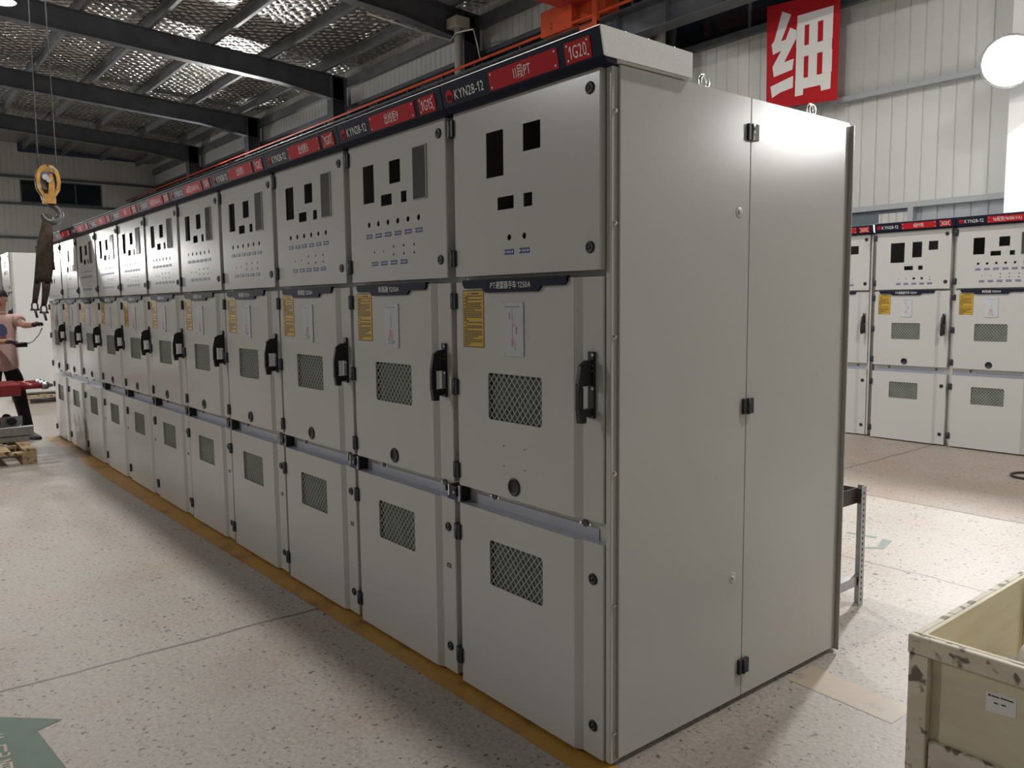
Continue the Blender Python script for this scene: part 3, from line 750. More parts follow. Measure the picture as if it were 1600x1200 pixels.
# ------------------------------------------------------------------ room shell
X0, X1, Y0, Y1 = -36.3, 9.0, -12.0, 9.0
CEIL = lambda y: 7.72 + .060 * (8.5 - y)
b = MB(); b.box(X0 - .3, X1 + .3, Y0 - .3, Y1 + .3, -.2, 0, 'floor'); struct(b.build('floor'))
b = MB()
b.add([(X0 - .3, Y0 - .3, CEIL(Y0 - .3)), (X1 + .3, Y0 - .3, CEIL(Y0 - .3)), (X1 + .3, Y1 + .3, CEIL(Y1 + .3)), (X0 - .3, Y1 + .3, CEIL(Y1 + .3)),
       (X0 - .3, Y0 - .3, CEIL(Y0 - .3) + .15), (X1 + .3, Y0 - .3, CEIL(Y0 - .3) + .15), (X1 + .3, Y1 + .3, CEIL(Y1 + .3) + .15), (X0 - .3, Y1 + .3, CEIL(Y1 + .3) + .15)],
      [(0, 1, 2, 3), (4, 5, 6, 7), (0, 1, 5, 4), (1, 2, 6, 5), (2, 3, 7, 6), (3, 0, 4, 7)], 'foil')
struct(b.build('ceiling'))

def ribbed(b, a0, a1, z0, z1, y, m='wall', pitch=.2, axis='x', sgn=1, thick=.12):
    """sandwich panel wall: flat sheets with V grooves; runs along x at y (sgn: groove goes to +y)"""
    pts = [(a0, y)]; k = math.ceil((a0 + .03) / pitch)
    while k * pitch < a1 - .03:
        c = k * pitch; pts += [(c - .012, y), (c - .004, y + sgn * .012), (c + .004, y + sgn * .012), (c + .012, y)]; k += 1
    pts += [(a1, y), (a1, y + sgn * thick), (a0, y + sgn * thick)]
    n = len(pts)
    P = (lambda p, z: (p[0], p[1], z)) if axis == 'x' else (lambda p, z: (p[1], p[0], z))
    v = [P(p, z0) for p in pts] + [P(p, z1) for p in pts]
    f = [(i, (i + 1) % n, n + (i + 1) % n, n + i) for i in range(n)] + [tuple(range(n - 1, -1, -1)), tuple(range(n, 2 * n))]
    b.add(v, f, m)
b = MB()
WX0, WX1, WZ0, WZ1 = -4.9, -2.09, 1.25, 2.72
ribbed(b, X0, WX0, 0, 5.5, Y1); ribbed(b, WX1, X1, 0, 5.5, Y1); ribbed(b, WX0, WX1, 0, WZ0, Y1); ribbed(b, WX0, WX1, WZ1, 5.5, Y1)
ribbed(b, X0, X1, 6.70, CEIL(Y1), Y1)
struct(b.build('wall_back'))
b = MB()
LW = (3.80, 6.80, 5.70, 6.62)
for a0, a1, z0, z1 in ((Y0, LW[0], 0, CEIL(Y0)), (LW[1], Y1, 0, CEIL(Y1)), (LW[0], LW[1], 0, LW[2]), (LW[0], LW[1], LW[3], CEIL(Y1))):
    ribbed(b, a0, a1, z0, z1, X0, axis='y', sgn=-1)
struct(b.build('wall_left'))
b = MB(); ribbed(b, X0, X1, 0, CEIL(Y0), Y0, sgn=-1); struct(b.build('wall_front'))
b = MB(); ribbed(b, Y0, Y1, 0, CEIL(Y1), X1, axis='y'); struct(b.build('wall_right'))

def window_(name, axis, a0, a1, z0, z1, w, mull, pane='glassnight', fm='steel'):
    b = MB(); t = .05
    def bx(p0, p1, q0, q1, zz0, zz1, m, bb):
        if axis == 'x': bb.box(p0, p1, q0, q1, zz0, zz1, m)
        else: bb.box(q0, q1, p0, p1, zz0, zz1, m)
    lo, hi = (w, w + .08) if axis == 'x' else (w - .08, w)
    bx(a0, a1, lo, hi, z0, z0 + t, fm, b); bx(a0, a1, lo, hi, z1 - t, z1, fm, b)
    for c in [a0 + t / 2, a1 - t / 2] + mull: bx(c - t / 2, c + t / 2, lo, hi, z0 + t, z1 - t, fm, b)
    o = struct(b.build(name)); g = MB(); cs = sorted([a0 + t / 2, a1 - t / 2] + mull)
    bx(a0 + t, a1 - t, lo + .03, lo + .04, z0 + t, z1 - t, pane, g); g.build('pane', o)
    return o
cols = [-1.35, -7.3, -12.5, -18.4, -24.3, -30.2]
edges = [X1, -1.35, -7.3, -12.5, -18.4, -24.3, -30.2, X0]
wi = 1
for i in range(len(edges) - 1):
    a1, a0 = edges[i], edges[i + 1]
    window_('window_%d' % wi, 'x', a0 + .02, a1 - .02, 5.50, 6.70, Y1, [a0 + (a1 - a0) * k / 4 for k in (1, 2, 3)]); wi += 1
window_('window_%d' % wi, 'y', LW[0], LW[1], LW[2], LW[3], X0, [4.8, 5.8]); wi += 1
# the low window behind the cabinets by the wall
b = MB()
b.box(WX0, WX1, Y1 - .02, Y1 + .10, WZ1 - .07, WZ1, 'girt'); b.box(WX0, WX1, Y1 - .02, Y1 + .1, WZ0, WZ0 + .06, 'girt')
b.box(-3.335, -3.265, Y1 - .03, Y1 + .10, WZ0 + .06, WZ1 - .07, 'girt'); b.box(WX0, WX0 + .06, Y1, Y1 + .1, WZ0 + .06, WZ1 - .07, 'girt'); b.box(WX1 - .03, WX1, Y1, Y1 + .1, WZ0 + .06, WZ1 - .07, 'girt')
lw = struct(b.build('window_%d' % wi))
g = MB(); g.box(WX0 + .06, -3.335, Y1 + .05, Y1 + .06, WZ0 + .06, WZ1 - .07, 'slate'); g.build('pane', lw)
g = MB(); ribbed(g, -3.74, -3.345, WZ0 + .07, 2.60, Y1 + .02, 'wall', .1, thick=.025); o = g.build('boarded_panel', lw)
g = MB(); ribbed(g, -3.265, WX1 - .03, WZ0 + .06, WZ1 - .07, Y1 + .07, 'shadedwall', .2, thick=.02); g.build('shaded_panel', lw)

# ------------------------------------------------------------------ steel frame
def col_label(i):
    return ['dark steel column on the back wall, behind the white clad wall post',
            'dark steel column on the back wall, hidden behind the white header end cover',
            'dark steel wall column behind the cream pipe', 'dark steel wall column, second to the left of the cream pipe',
            'dark steel wall column, third to the left of the cream pipe', 'dark steel wall column nearest the far end wall'][i]
for i, x in enumerate(cols):
    b = MB(); w = .17; ya, yb = 8.45, 8.86; top = CEIL(8.5) - .25
    b.box(x - w, x + w, ya, ya + .016, 0, top, 'steel'); b.box(x - w, x + w, yb - .016, yb, 0, top, 'steel'); b.box(x - .006, x + .006, ya + .016, yb - .016, 0, top, 'steel')
    for z in (5.3, 5.56): b.box(x - .14, x + .14, ya + .016, yb - .016, z, z + .012, 'steel')
    o = tag(b.build('steel_column'), col_label(i), 'column', 'columns along the back wall')
    c = MB(); c.prism([(7.72, 5.545), (8.45, 5.545), (8.45, 5.15), (7.72, 5.38)], 'x', x - .10, x + .10, 'steel'); c.build('corbel', o)
for i, x in enumerate(cols):
    b = MB(); ya, yb = Y0 + .05, 8.86
    zt = lambda y: CEIL(y) - .215
    dep = lambda y: .50 if y < 7 else .50 + (y - 7) * .08
    ys = [ya, 0, 7.0, 8.86]
    for (w0, w1, da, db) in ((-.12, .12, 0, .016), (-.006, .006, .016, 9), (-.12, .12, -9, 0)):
        for k in range(3):
            y0_, y1_ = ys[k], ys[k + 1]
            def zz(y, d): return zt(y) - (dep(y) if d == 9 else (dep(y) - .016 if d == -9 else d))
            if da == 0: t0, t1, u0, u1 = zt(y0_), zt(y1_), zt(y0_) - .016, zt(y1_) - .016
            elif db == 9: t0, t1, u0, u1 = zt(y0_) - .016, zt(y1_) - .016, zt(y0_) - dep(y0_) + .016, zt(y1_) - dep(y1_) + .016
            else: t0, t1, u0, u1 = zt(y0_) - dep(y0_) + .016, zt(y1_) - dep(y1_) + .016, zt(y0_) - dep(y0_), zt(y1_) - dep(y1_)
            b.add([(x + w0, y0_, u0), (x + w1, y0_, u0), (x + w1, y1_, u1), (x + w0, y1_, u1), (x + w0, y0_, t0), (x + w1, y0_, t0), (x + w1, y1_, t1), (x + w0, y1_, t1)],
                  [(0, 3, 2, 1), (4, 5, 6, 7), (0, 1, 5, 4), (1, 2, 6, 5), (2, 3, 7, 6), (3, 0, 4, 7)], 'steel')
    lab = ['dark roof rafter overhead at the right, outside the top of the photo', 'dark roof rafter just above the crane end carriage', 'dark roof rafter meeting the column behind the cream pipe',
           'dark roof rafter second to the left of the cream pipe', 'dark roof rafter third to the left of the cream pipe', 'dark roof rafter nearest the far end wall'][i]
    tag(b.build('roof_rafter'), lab, 'rafter', 'roof rafters')
words = ['first', 'second', 'third', 'fourth', 'fifth', 'sixth', 'seventh', 'eighth', 'ninth', 'tenth', 'eleventh', 'twelfth', 'thirteenth']
y = 8.2; k = 0
while y > -8:
    b = MB(); z = CEIL(y)
    b.box(X0 + .05, X1 - .05, y - .004, y + .004, z - .208, z - .012, 'steel2'); b.box(X0 + .05, X1 - .05, y + .004, y + .075, z - .208, z - .202, 'steel2'); b.box(X0 + .05, X1 - .05, y - .075, y - .004, z - .020, z - .012, 'steel2')
    tag(b.build('roof_purlin'), 'long steel roof purlin under the silver foil, %s out from the back wall' % words[k], 'purlin', 'roof purlins')
    y -= 1.42; k += 1
b = MB(); b.box(X0 + .05, X1 - .05, 8.875, 8.985, 7.22, 7.46, 'steel2'); tag(b.build('eave_strut'), 'grey steel eave strut along the top of the back wall', 'beam')
for y0_, z, th, lab in ((8.90, 4.14, .07, 'grey wall girt running right from the bottom of the red sign'), (8.90, 6.66, .09, 'dark girt above the high dark windows of the back wall'), (8.90, 5.41, .09, 'dark girt under the high dark windows of the back wall')):
    b = MB(); b.box(X0 + .05, X1 - .05, y0_, 8.995, z, z + th, 'girt' if z < 5 else 'steel'); tag(b.build('wall_girt'), lab, 'girt')
for z, lab in ((6.66, 'dark girt above the window of the far end wall'), (5.60, 'dark girt under the window of the far end wall'), (4.26, 'lowest dark girt across the far end wall')):
    b = MB(); b.box(X0 + .01, X0 + .09, Y0 + .05, Y1 - .05, z, z + .09, 'steel'); tag(b.build('wall_girt'), lab, 'girt')

# white cladded wall post at the right edge, with the floodlight on it
b = MB(); b.bbox(-2.02, -1.55, 8.46, 8.86, 0, CEIL(8.5) - .45, 'foam', .01); tag(b.build('wall_post'), 'white clad wall post at the right edge behind the glaring floodlight', 'post')
# rainwater pipes
for x, zt, lab in ((-12.25, 7.05, 'cream downpipe with a box hopper on the back wall near the dark column'), (-6.98, 6.6, 'cream downpipe showing above the white header end cover')):
    b = MB(); yy = 8.25 if x < -10 else 8.34; b.cyl((x, yy, .0), (x, yy, zt), .085, n=16, m='cream'); p = b.build('downpipe'); tag(p, lab, 'pipe', 'downpipes on the back wall')
    if x < -10:
        h = MB(); h.bbox(x - .17, x + .17, 8.08, 8.42, zt, zt + .20, 'cream', .01); h.build('hopper', p)
b = MB(); b.tube([(-12.5, 6.3, 7.02), (-12.5, 7.5, 6.92), (-12.45, 8.2, 6.86), (-12.15, 8.12, 6.92), (-11.6, 8.15, 6.86), (-11.5, 8.15, 6.6), (-11.45, 8.2, 6.25)], .016, 'cream', 6)
tag(b.build('wall_cable'), 'pale cable looping past the top of the cream downpipe', 'cable')

# ------------------------------------------------------------------ crane
b = MB(); ya = 7.86; 
b.box(X0 + .1, X1 - .1, ya, ya + .30, 5.556, 5.572, 'steel'); b.box(X0 + .1, X1 - .1, ya, ya + .30, 5.955, 5.972, 'steel'); b.box(X0 + .1, X1 - .1, ya + .144, ya + .156, 5.572, 5.955, 'steel')
x = X0 + .8
while x < X1: b.box(x - .005, x + .005, ya + .02, ya + .144, 5.572, 5.955, 'steel'); x += 1.0
rb = tag(b.build('runway_beam'), 'dark steel crane runway beam on corbels along the back wall', 'beam')
b = MB(); b.box(X0 + .1, X1 - .1, ya + .12, ya + .18, 5.972, 6.012, 'iron'); b.build('crane_rail', rb)
b = MB(); b.tube([(X0 + .2, 7.72, 6.015), (X1 - .2, 7.72, 6.015)], .026, 'orange', 8); b.tube([(X0 + .2, 7.74, 5.93), (X1 - .2, 7.74, 5.93)], .010, 'iron', 6)
x = X0 + 1.3
while x < X1: b.box(x - .012, x + .012, 7.72, 7.862, 5.962, 5.985, 'iron'); b.box(x - .012, x + .012, 7.715, 7.745, 5.93, 5.985, 'iron'); x += 2.0
tag(b.build('conductor_rail'), 'orange crane conductor rail running above the whole row', 'rail')
cr = empty('overhead_crane', (-8.2, 8.01, 6.012), 'orange red overhead travelling crane above the row', 'crane')
b = MB(); b.bbox(-.86, .50, -.16, .16, -.012 + .03, .42, 'orange', .012); b.bbox(-.86, -.10, -.32, -.155, -.06, .36, 'orange', .01)
b.cyl((-.6, -.1, .06), (-.6, .1, .06), .06, n=16, m='iron'); b.cyl((.3, -.1, .06), (.3, .1, .06), .06, n=16, m='iron')
b.text('2', .16, .9, (-.62, -.3215, .02), 'ink'); b.build('end_carriage', cr)
b = MB(); b.bbox(-.30, .30, -19.2, .0, .42, 1.08, 'crane', .02); b.bbox(-.38, .38, -19.2, .15, .30, .42, 'crane', .01); b.build('bridge_girder', cr)
b = MB(); b.bbox(.40, .50, -.36, -.26, -.26, .40, 'orange', .01); b.bbox(.10, .50, -.34, -.28, -.20, -.12, 'orange', .01); b.tube([(.45, -.31, .38), (.45, -.31, .9), (.30, -.31, .95)], .025, 'orange', 8); b.build('collector_arm', cr)
b = MB(); b.bbox(-.35, .75, -8.55, -7.75, -.10, .30, 'orange', .02); b.cyl((.30, -8.5, .05), (.30, -7.8, .05), .16, n=20, m='iron'); b.build('hoist_trolley', cr)
hx = -7.85
b = MB()
for y0_, y1_ in ((-.178, -.150), (-.012, -.016)): b.tube([(hx, y0_, 2.87), (hx, y1_, 5.95)], .006, 'iron', 6)
b.build('hoist_rope', cr, (8.2, -8.01, -6.012))
# hook block
hb = empty('hook_block', (hx, -.1, 2.36), 'yellow hook block hanging on two ropes above the worker', 'hook')
O = Vector((hx, -.1, 2.36))
b = MB()
prof = [(0, .00), (.035, .01), (.055, .05), (.064, .09), (.098, .15), (.108, .22), (.104, .29), (.085, .35), (.05, .388), (0, .40)]
def shell(yc, x0, x1, sc, m):
    pts = [(yc - r * sc, .16 + z) for r, z in prof[1:]] + [(yc + r * sc, .16 + z) for r, z in reversed(prof[1:])]
    b.prism(pts, 'x', x0, x1, m)
shell(.0, -.060, -.036, 1.0, 'hookyellow')
b.cyl((-.028, .0, .40), (.028, .0, .40), .097, n=28, m='iron'); b.cyl((-.07, 0, .40), (.07, 0, .40), .022, n=14, m='zinc')
b.box(-.045, .066, -.055, .055, .17, .265, 'hookyellow')
for sg_, w0 in ((-1, .030), (1, .036)):
    o_ = [(sg_ * r_, .16 + z_) for r_, z_ in prof[3:]]; i_ = [(sg_ * max(r_ - w0, .012), .16 + z_ - .004) for r_, z_ in prof[3:]]
    b.prism(o_ + i_[::-1], 'x', .036, .062, 'hookyellow')
b.prism([(-.010, .24), (.040, .26), (.052, .36), (.030, .47), (.004, .45), (-.004, .34)], 'x', .040, .068, 'hookyellow')
b.cyl((.03, -.03, .43), (.072, -.03, .43), .030, n=16, m='zinc'); b.prism([(.01, .545), (.06, .53), (.085, .49), (.075, .485), (.05, .515), (.01, .53)], 'x', .036, .066, 'chrome')  # chrome crescent is a painted highlight on the block
b.build('sheave_block', hb)
b = MB(); pts = []; rr = []
for t in range(19):
    a = PI * .5 - t / 18 * PI * 1.52
    pts.append((0, .012 + .080 * math.cos(a), .070 + .080 * math.sin(a) - .0)); rr.append(.022 + .018 * math.sin(t / 18 * PI))
pts = [(0, .0, .19), (0, .004, .15)] + pts; rr = [.02, .02] + rr
b.tube(pts, rr, 'iron', 10); b.build('hook', hb)
# sling
def strap(b, sec, m='strap', th=.010):
    """sec: list of (y_left, y_right, x, z)"""
    n = len(sec); v = []
    for yl, yr, x, z in sec:
        for i in range(5):
            t = i / 4; v.append((x + th + .008 * math.sin(t * PI * 2 + z * 5), yl + (yr - yl) * t, z))
    for yl, yr, x, z in sec:
        for i in range(5):
            t = i / 4; v.append((x - th + .008 * math.sin(t * PI * 2 + z * 5), yl + (yr - yl) * t, z))
    f = []; N = n * 5
    for k in range(n - 1):
        for i in range(4):
            a = k * 5 + i; f += [(a, a + 1, a + 6, a + 5), (N + a, N + a + 5, N + a + 6, N + a + 1)]
        f += [(k * 5, k * 5 + 5, N + k * 5 + 5, N + k * 5), (k * 5 + 4, N + k * 5 + 4, N + k * 5 + 9, k * 5 + 9)]
    f += [(0, 1, 2, 3, 4, N + 4, N + 3, N + 2, N + 1, N)] + [tuple([(n - 1) * 5 + i for i in range(5)] + [N + (n - 1) * 5 + i for i in (4, 3, 2, 1, 0)])]
    b.add(v, f, m, True)
sl = empty('lifting_sling', (hx, -.2, 1.40), 'long brown webbing sling hanging from the crane hook', 'sling')
b = MB(); s0 = Vector((hx, -.2, 1.40))
def S(l): return [(yl + .2, yr + .2, x - hx, z - 1.40) for yl, yr, x, z in l]
strap(b, S([(-.150, -.085, hx, 2.425), (-.172, -.083, hx, 2.36), (-.195, -.085, hx + .005, 2.27), (-.232, -.090, hx + .01, 2.14), (-.250, -.092, hx + .01, 2.00), (-.262, -.100, hx, 1.90), (-.275, -.120, hx, 1.80), (-.283, -.133, hx, 1.73)]), th=.020)
strap(b, S([(-.245, -.090, hx - .028, 2.10), (-.245, -.085, hx - .03, 1.98), (-.24, -.080, hx - .03, 1.86)]), th=.006)
strap(b, S([(-.283, -.222, hx, 1.74), (-.296, -.238, hx, 1.66), (-.306, -.255, hx, 1.58), (-.313, -.268, hx, 1.52)]), th=.016)
strap(b, S([(-.214, -.133, hx, 1.74), (-.216, -.148, hx, 1.66), (-.224, -.168, hx, 1.57), (-.234, -.190, hx, 1.49)]), th=.016)
b.build('webbing', sl)
for yc, zc in ((-.292, 1.512), (-.212, 1.482)):
    b = MB(); q = []
    for t in range(13):
        a = t / 12 * PI; q.append((0, yc + .2 + .026 * math.cos(a), zc - 1.40 - .012 + .026 * math.sin(a)))
    q = [(0, yc + .2 + .026, zc - 1.40 - .06)] + q + [(0, yc + .2 - .026, zc - 1.40 - .06)]
    b.tube(q, .008, 'iron', 8); b.cyl((0, yc + .2 - .042, zc - 1.40 - .06), (0, yc + .2 + .042, zc - 1.40 - .06), .011, n=10, m='iron')
    b.tube([(0, yc + .2, zc - 1.40 - .06), (0, yc + .2 + .008, zc - 1.40 - .10), (-.02, yc + .2 + .018, zc - 1.40 - .14)], .012, 'iron', 8)
    b.build('shackle', sl)

# ------------------------------------------------------------------ sign
sg = empty('wall_sign', (-4.75, 8.70, 4.13), 'large red hanging sign with one white Chinese character', 'sign')
def rel(p): return (p[0] + 4.75, p[1] - 4.13)
b = MB(); b.prism([rel(p) for p in ((-5.309, 5.64), (-5.295, 4.215), (-4.205, 4.135), (-4.194, 5.56))], 'y', 0, .006, 'red'); b.build('sign_board', sg)
b = MB()
chars = [[(-5.064, 5.509), (-4.923, 5.43), (-5.073, 5.105), (-5.0, 5.113), (-4.931, 5.256), (-4.825, 5.19), (-4.83, 5.099), (-5.017, 4.809), (-4.867, 4.822), (-4.884, 4.68), (-5.18, 4.639), (-5.202, 4.783), (-5.067, 4.976), (-5.2, 4.952), (-5.224, 5.095), (-5.181, 5.142)],
 [(-5.228, 4.516), (-4.871, 4.592), (-4.87, 4.433), (-5.07, 4.404), (-5.201, 4.354)]]
for c in chars: b.prism([rel(p) for p in c], 'y', -.002, 0, 'white')
xs = [(-4.828, -4.708), (-4.637, -4.512), (-4.430, -4.296)]
b.prism([rel(p) for p in ((-4.822, 5.385), (-4.29, 5.375), (-4.291, 5.228), (-4.825, 5.230))], 'y', -.002, 0, 'white')
b.prism([rel(p) for p in ((-4.829, 4.960), (-4.300, 4.955), (-4.302, 4.813), (-4.831, 4.816))], 'y', -.002, 0, 'white')
b.prism([rel(p) for p in ((-4.834, 4.526), (-4.303, 4.524), (-4.304, 4.380), (-4.835, 4.383))], 'y', -.002, 0, 'white')
for za, zb in ((4.526, 4.815), (4.958, 5.230)):
    for x0_, x1_ in ((-4.832, -4.710), (-4.640, -4.512), (-4.432, -4.294)): b.prism([rel(p) for p in ((x0_, za), (x1_, za), (x1_, zb), (x0_, zb))], 'y', -.002, 0, 'white')
b.prism([rel(p) for p in ((-4.836, 4.383), (-4.710, 4.383), (-4.712, 4.302), (-4.836, 4.302))], 'y', -.002, 0, 'white')
b.prism([rel(p) for p in ((-4.451, 4.382), (-4.304, 4.382), (-4.306, 4.304), (-4.442, 4.302))], 'y', -.002, 0, 'white')
b.build('sign_character', sg)

# ------------------------------------------------------------------ floor markings
b = MB(); b.add([(0.04, -.075, .0012), (0.06, .04, .0012), (-8.75, .10, .0012), (-8.75, -.15, .0012), (-5.3, -.145, .0012), (-3.0, -.105, .0012), (-1.5, -.085, .0012), (-.5, -.077, .0012)], [(0, 1, 2, 3, 4, 5, 6, 7)], 'linepaint')
tag(b.build('floor_line'), 'worn yellow painted line along the foot of the long row', 'floor marking')
b = MB(); b.add([(.0, .98, .001), (.0, 1.16, .001), (.42, 1.12, .001), (.42, .96, .001)], [(0, 3, 2, 1)], 'tanpaint')
tag(b.build('floor_line'), 'faded tan stripe of floor paint beside the end panel', 'floor marking')
b = MB(); z = .0012
pts = [(-1.715, -1.485), (-1.499, -1.259), (-1.468, -1.344), (-.95, -1.292), (-.93, -1.585), (-1.45, -1.63), (-1.44, -1.71)]
b.add([(p[0], p[1], z) for p in pts], [tuple(range(len(pts)))[::-1]], 'green')
for ch, t in (('参', .0), ('观', .115), ('通', .23), ('道', .345)):
    b.text(ch, .105, 1.1, (-1.475 + t, -1.545, z + .0006), 'tanpaint', xdir=(.06, .998, 0), ydir=(-.998, .06, 0))
tag(b.build('floor_arrow'), 'green floor arrow with pale Chinese characters at the bottom left', 'floor marking')
b = MB()
for poly in ([(-.873, 3.03), (-.873, 3.06), (-.70, 3.095), (-.69, 3.055)], [(-.66, 3.075), (-.60, 3.085), (-.555, 2.885), (-.64, 2.80), (-.645, 2.84), (-.60, 2.90)]):
    b.add([(p[0], p[1], .001) for p in poly], [tuple(range(len(poly)))], 'greygreen')
tag(b.build('floor_arrow'), 'worn grey green arrow painted on the floor beyond the bench leg', 'floor marking')

# ------------------------------------------------------------------ bench behind the row
bn = empty('steel_bench', (-.2, 1.95, 0), 'low slotted steel bench showing its corner leg behind the row', 'bench')
LX, LY = 1.5, .47
def leg(x, y, sx, sy):
    b = MB(); t = .004; w = .042
    b.box(min(x, x + sx * w), max(x, x + sx * w), min(y, y + sy * t), max(y, y + sy * t), 0, .585, 'zinc')
    b.box(min(x, x + sx * t), max(x, x + sx * t), min(y + sy * t, y + sy * w), max(y + sy * t, y + sy * w), 0, .585, 'zinc')
    for k in range(20):
        z = .03 + k * .0275
        # slots punched in both flanges of the angle
        b.box(x + sx * .022 - .004, x + sx * .022 + .004, y - sy * .0006, y, z - .006, z + .006, 'dark'); 
        b.box(min(x, x - sx * .0006), max(x, x - sx * .0006), y + sy * .022 - .004, y + sy * .022 + .004, z - .006, z + .006, 'dark')
    return b.build('leg', bn)
for x, y, sx, sy in ((0, 0, -1, -1), (-LX, 0, 1, -1), (0, -LY, -1, 1), (-LX, -LY, 1, 1)): leg(x, y, sx, sy)
b = MB()
b.box(-LX, -.004, -.034, -.030, .50, .575, 'benchdark'); b.box(-LX, -.004, -LY + .03, -LY + .034, .50, .575, 'benchdark'); b.box(-.034, -.030, -LY, -.004, .50, .575, 'benchdark'); b.box(-LX + .03, -LX + .034, -LY, -.004, .50, .575, 'benchdark')
b.box(-LX + .034, -.034, -LY + .034, -.034, .525, .530, 'benchdark'); b.build('tray', bn)
for x in (-.01, -LX + .01):
    b = MB(); b.box(x - .03, x + .0, -LY + .004, -.004, .10, .145, 'zinc'); b.build('brace', bn)
b = MB()
rnd = random.Random(5)
for k in range(9):
    x, y = -.10 - rnd.random() * .35, -.10 - rnd.random() * .25
    q = MB(); q.cyl((x - .2, y + 1.95, .5305), (x - .2 + rnd.uniform(-.01, .01), y + 1.95 + .02, .5305 + .012), .006, n=8, m='iron')
    if k < 4: tag(q.build('loose_bolt'), 'small dark bolt lying in the tray of the low bench', 'bolt', 'bolts in the bench tray')

# ------------------------------------------------------------------ plywood crate
CX, CY, CZ = .69, .46, .55; CW, CL = 1.0, 1.45
ct = empty('wooden_crate', (CX, CY, 0), 'open plywood crate with rough planks at the lower right corner', 'crate')
b = MB(); t = .012; p = .022
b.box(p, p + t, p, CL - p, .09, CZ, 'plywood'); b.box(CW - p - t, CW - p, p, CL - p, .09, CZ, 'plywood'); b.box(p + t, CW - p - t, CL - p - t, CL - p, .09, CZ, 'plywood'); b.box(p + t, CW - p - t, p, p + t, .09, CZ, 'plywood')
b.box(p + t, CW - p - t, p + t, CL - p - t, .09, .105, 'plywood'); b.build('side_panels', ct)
def plank(x0, x1, y0, y1, z0, z1):
    b = MB(); b.bbox(x0, x1, y0, y1, z0, z1, 'plank', .003); return b.build('plank', ct)
plank(-.002, CW + .002, -.003, p - .001, CZ - .052, CZ); plank(.062, CW - .062, 0, p - .001, .13, .262)
plank(0, .054, -.002, p - .001, .09, CZ - .053); plank(CW - .054, CW, -.002, p - .001, .09, CZ - .053)
plank(0, p, p, CL - p, CZ - .052, CZ); plank(0, p, p, CL - p, .105, .185); plank(CW - p, CW, p, CL - p, CZ - .095, CZ); plank(CW - p, CW, p, CL - p, .105, .185)
plank(0, CW, CL - p, CL, CZ - .095, CZ); plank(0, CW, CL - p, CL, .105, .185)
for y in (.75,): plank(p + t, p + t + .02, y, y + .06, .105, CZ - .005)
for y in (.05, .68, 1.3): plank(.0, CW, y, y + .1, 0, .09)
b = MB(); b.add([(.191, .0212, .398), (.262, .0212, .404), (.262, .0212, .455), (.191, .0212, .450)], [(0, 1, 2, 3)], 'white')
lb = b.build('shipping_label', ct)
b = MB(); b.cyl((.199, .0210, .443), (.199, .0206, .443), .0032, n=12, m='ink')
for x0_, x1_, z in ((.204, .222, .443), (.225, .255, .444), (.210, .220, .426), (.228, .238, .427)): b.box(x0_, x1_, .0206, .0210, z - .0017, z + .0017, 'ink')
b.build('label_print', lb)
def blob(name, c, r, seed, label, cat, m='plastic'):
    bm = bmesh.new(); bmesh.ops.create_icosphere(bm, subdivisions=3, radius=1); rn = random.Random(seed)
    ph = [rn.uniform(0, 6) for _ in range(6)]
    for v in bm.verts:
        k = 1 + .12 * math.sin(v.co.x * 5 + ph[0]) * math.sin(v.co.y * 6 + ph[1]) + .08 * math.sin(v.co.z * 9 + ph[2] + v.co.x * 4)
        v.co = Vector((v.co.x * r[0] * k, v.co.y * r[1] * k, v.co.z * r[2] * k))
    me = bpy.data.meshes.new(name); bm.to_mesh(me); bm.free(); me.materials.append(M[m])
    for q in me.polygons: q.use_smooth = True
    return tag(put(name, me, None, c), label, cat)

# ------------------------------------------------------------------ pallets, breaker truck
def pallet(loc, lx, ly, label, n=6):
    r = empty('wooden_pallet', loc, label, 'pallet', 'wooden pallets')
    for i in range(n):
        y0_ = i * (ly - .1) / (n - 1); b = MB(); b.bbox(0, lx, y0_, y0_ + .10, .118, .140, 'palletwood', .002); b.build('deck_board', r)
    for x in (0, lx / 2 - .05, lx - .1):
        b = MB(); b.bbox(x, x + .1, 0, ly, .096, .118, 'palletwood', .002); b.build('stringer', r)
        for y0_ in (0, ly / 2 - .06, ly - .12): 
            b = MB(); b.box(x, x + .1, y0_, y0_ + .12, .0, .096, 'palletwood'); b.build('block', r)
    return r
pallet((-8.05, -1.62, 0), 1.0, 1.14, 'wooden pallet on the floor under the red breaker truck')
pallet((-13.5, .15, 0), .95, 1.35, 'wooden pallet carrying the white panelled cabinet')
bk = empty('breaker_truck', (-7.86, -.75, .140), 'red three arm circuit breaker truck on the pallet', 'circuit breaker')
b = MB(); 
b.bbox(-.24, .22, -.40, .30, .0, .055, 'zinc', .004); b.bbox(.16, .23, -.40, .34, .060, .150, 'zinc', .004); b.bbox(-.26, -.19, -.40, .28, .055, .150, 'zinc', .004); b.box(.06, .075, -.30, .27, .15, .24, 'zinc'); b.build('chassis', bk)
for x in (-.20, .165):
    for y0_ in (-.25, .165):
        b = MB(); b.cyl((x - .02, y0_, .20), (x + .02, y0_, .20), .042, n=18, m='black'); b.build('wheel', bk)
b = MB(); b.bbox(-.22, .20, -.42, -.20, .15, .62, 'breaker', .015); b.build('mechanism_housing', bk)
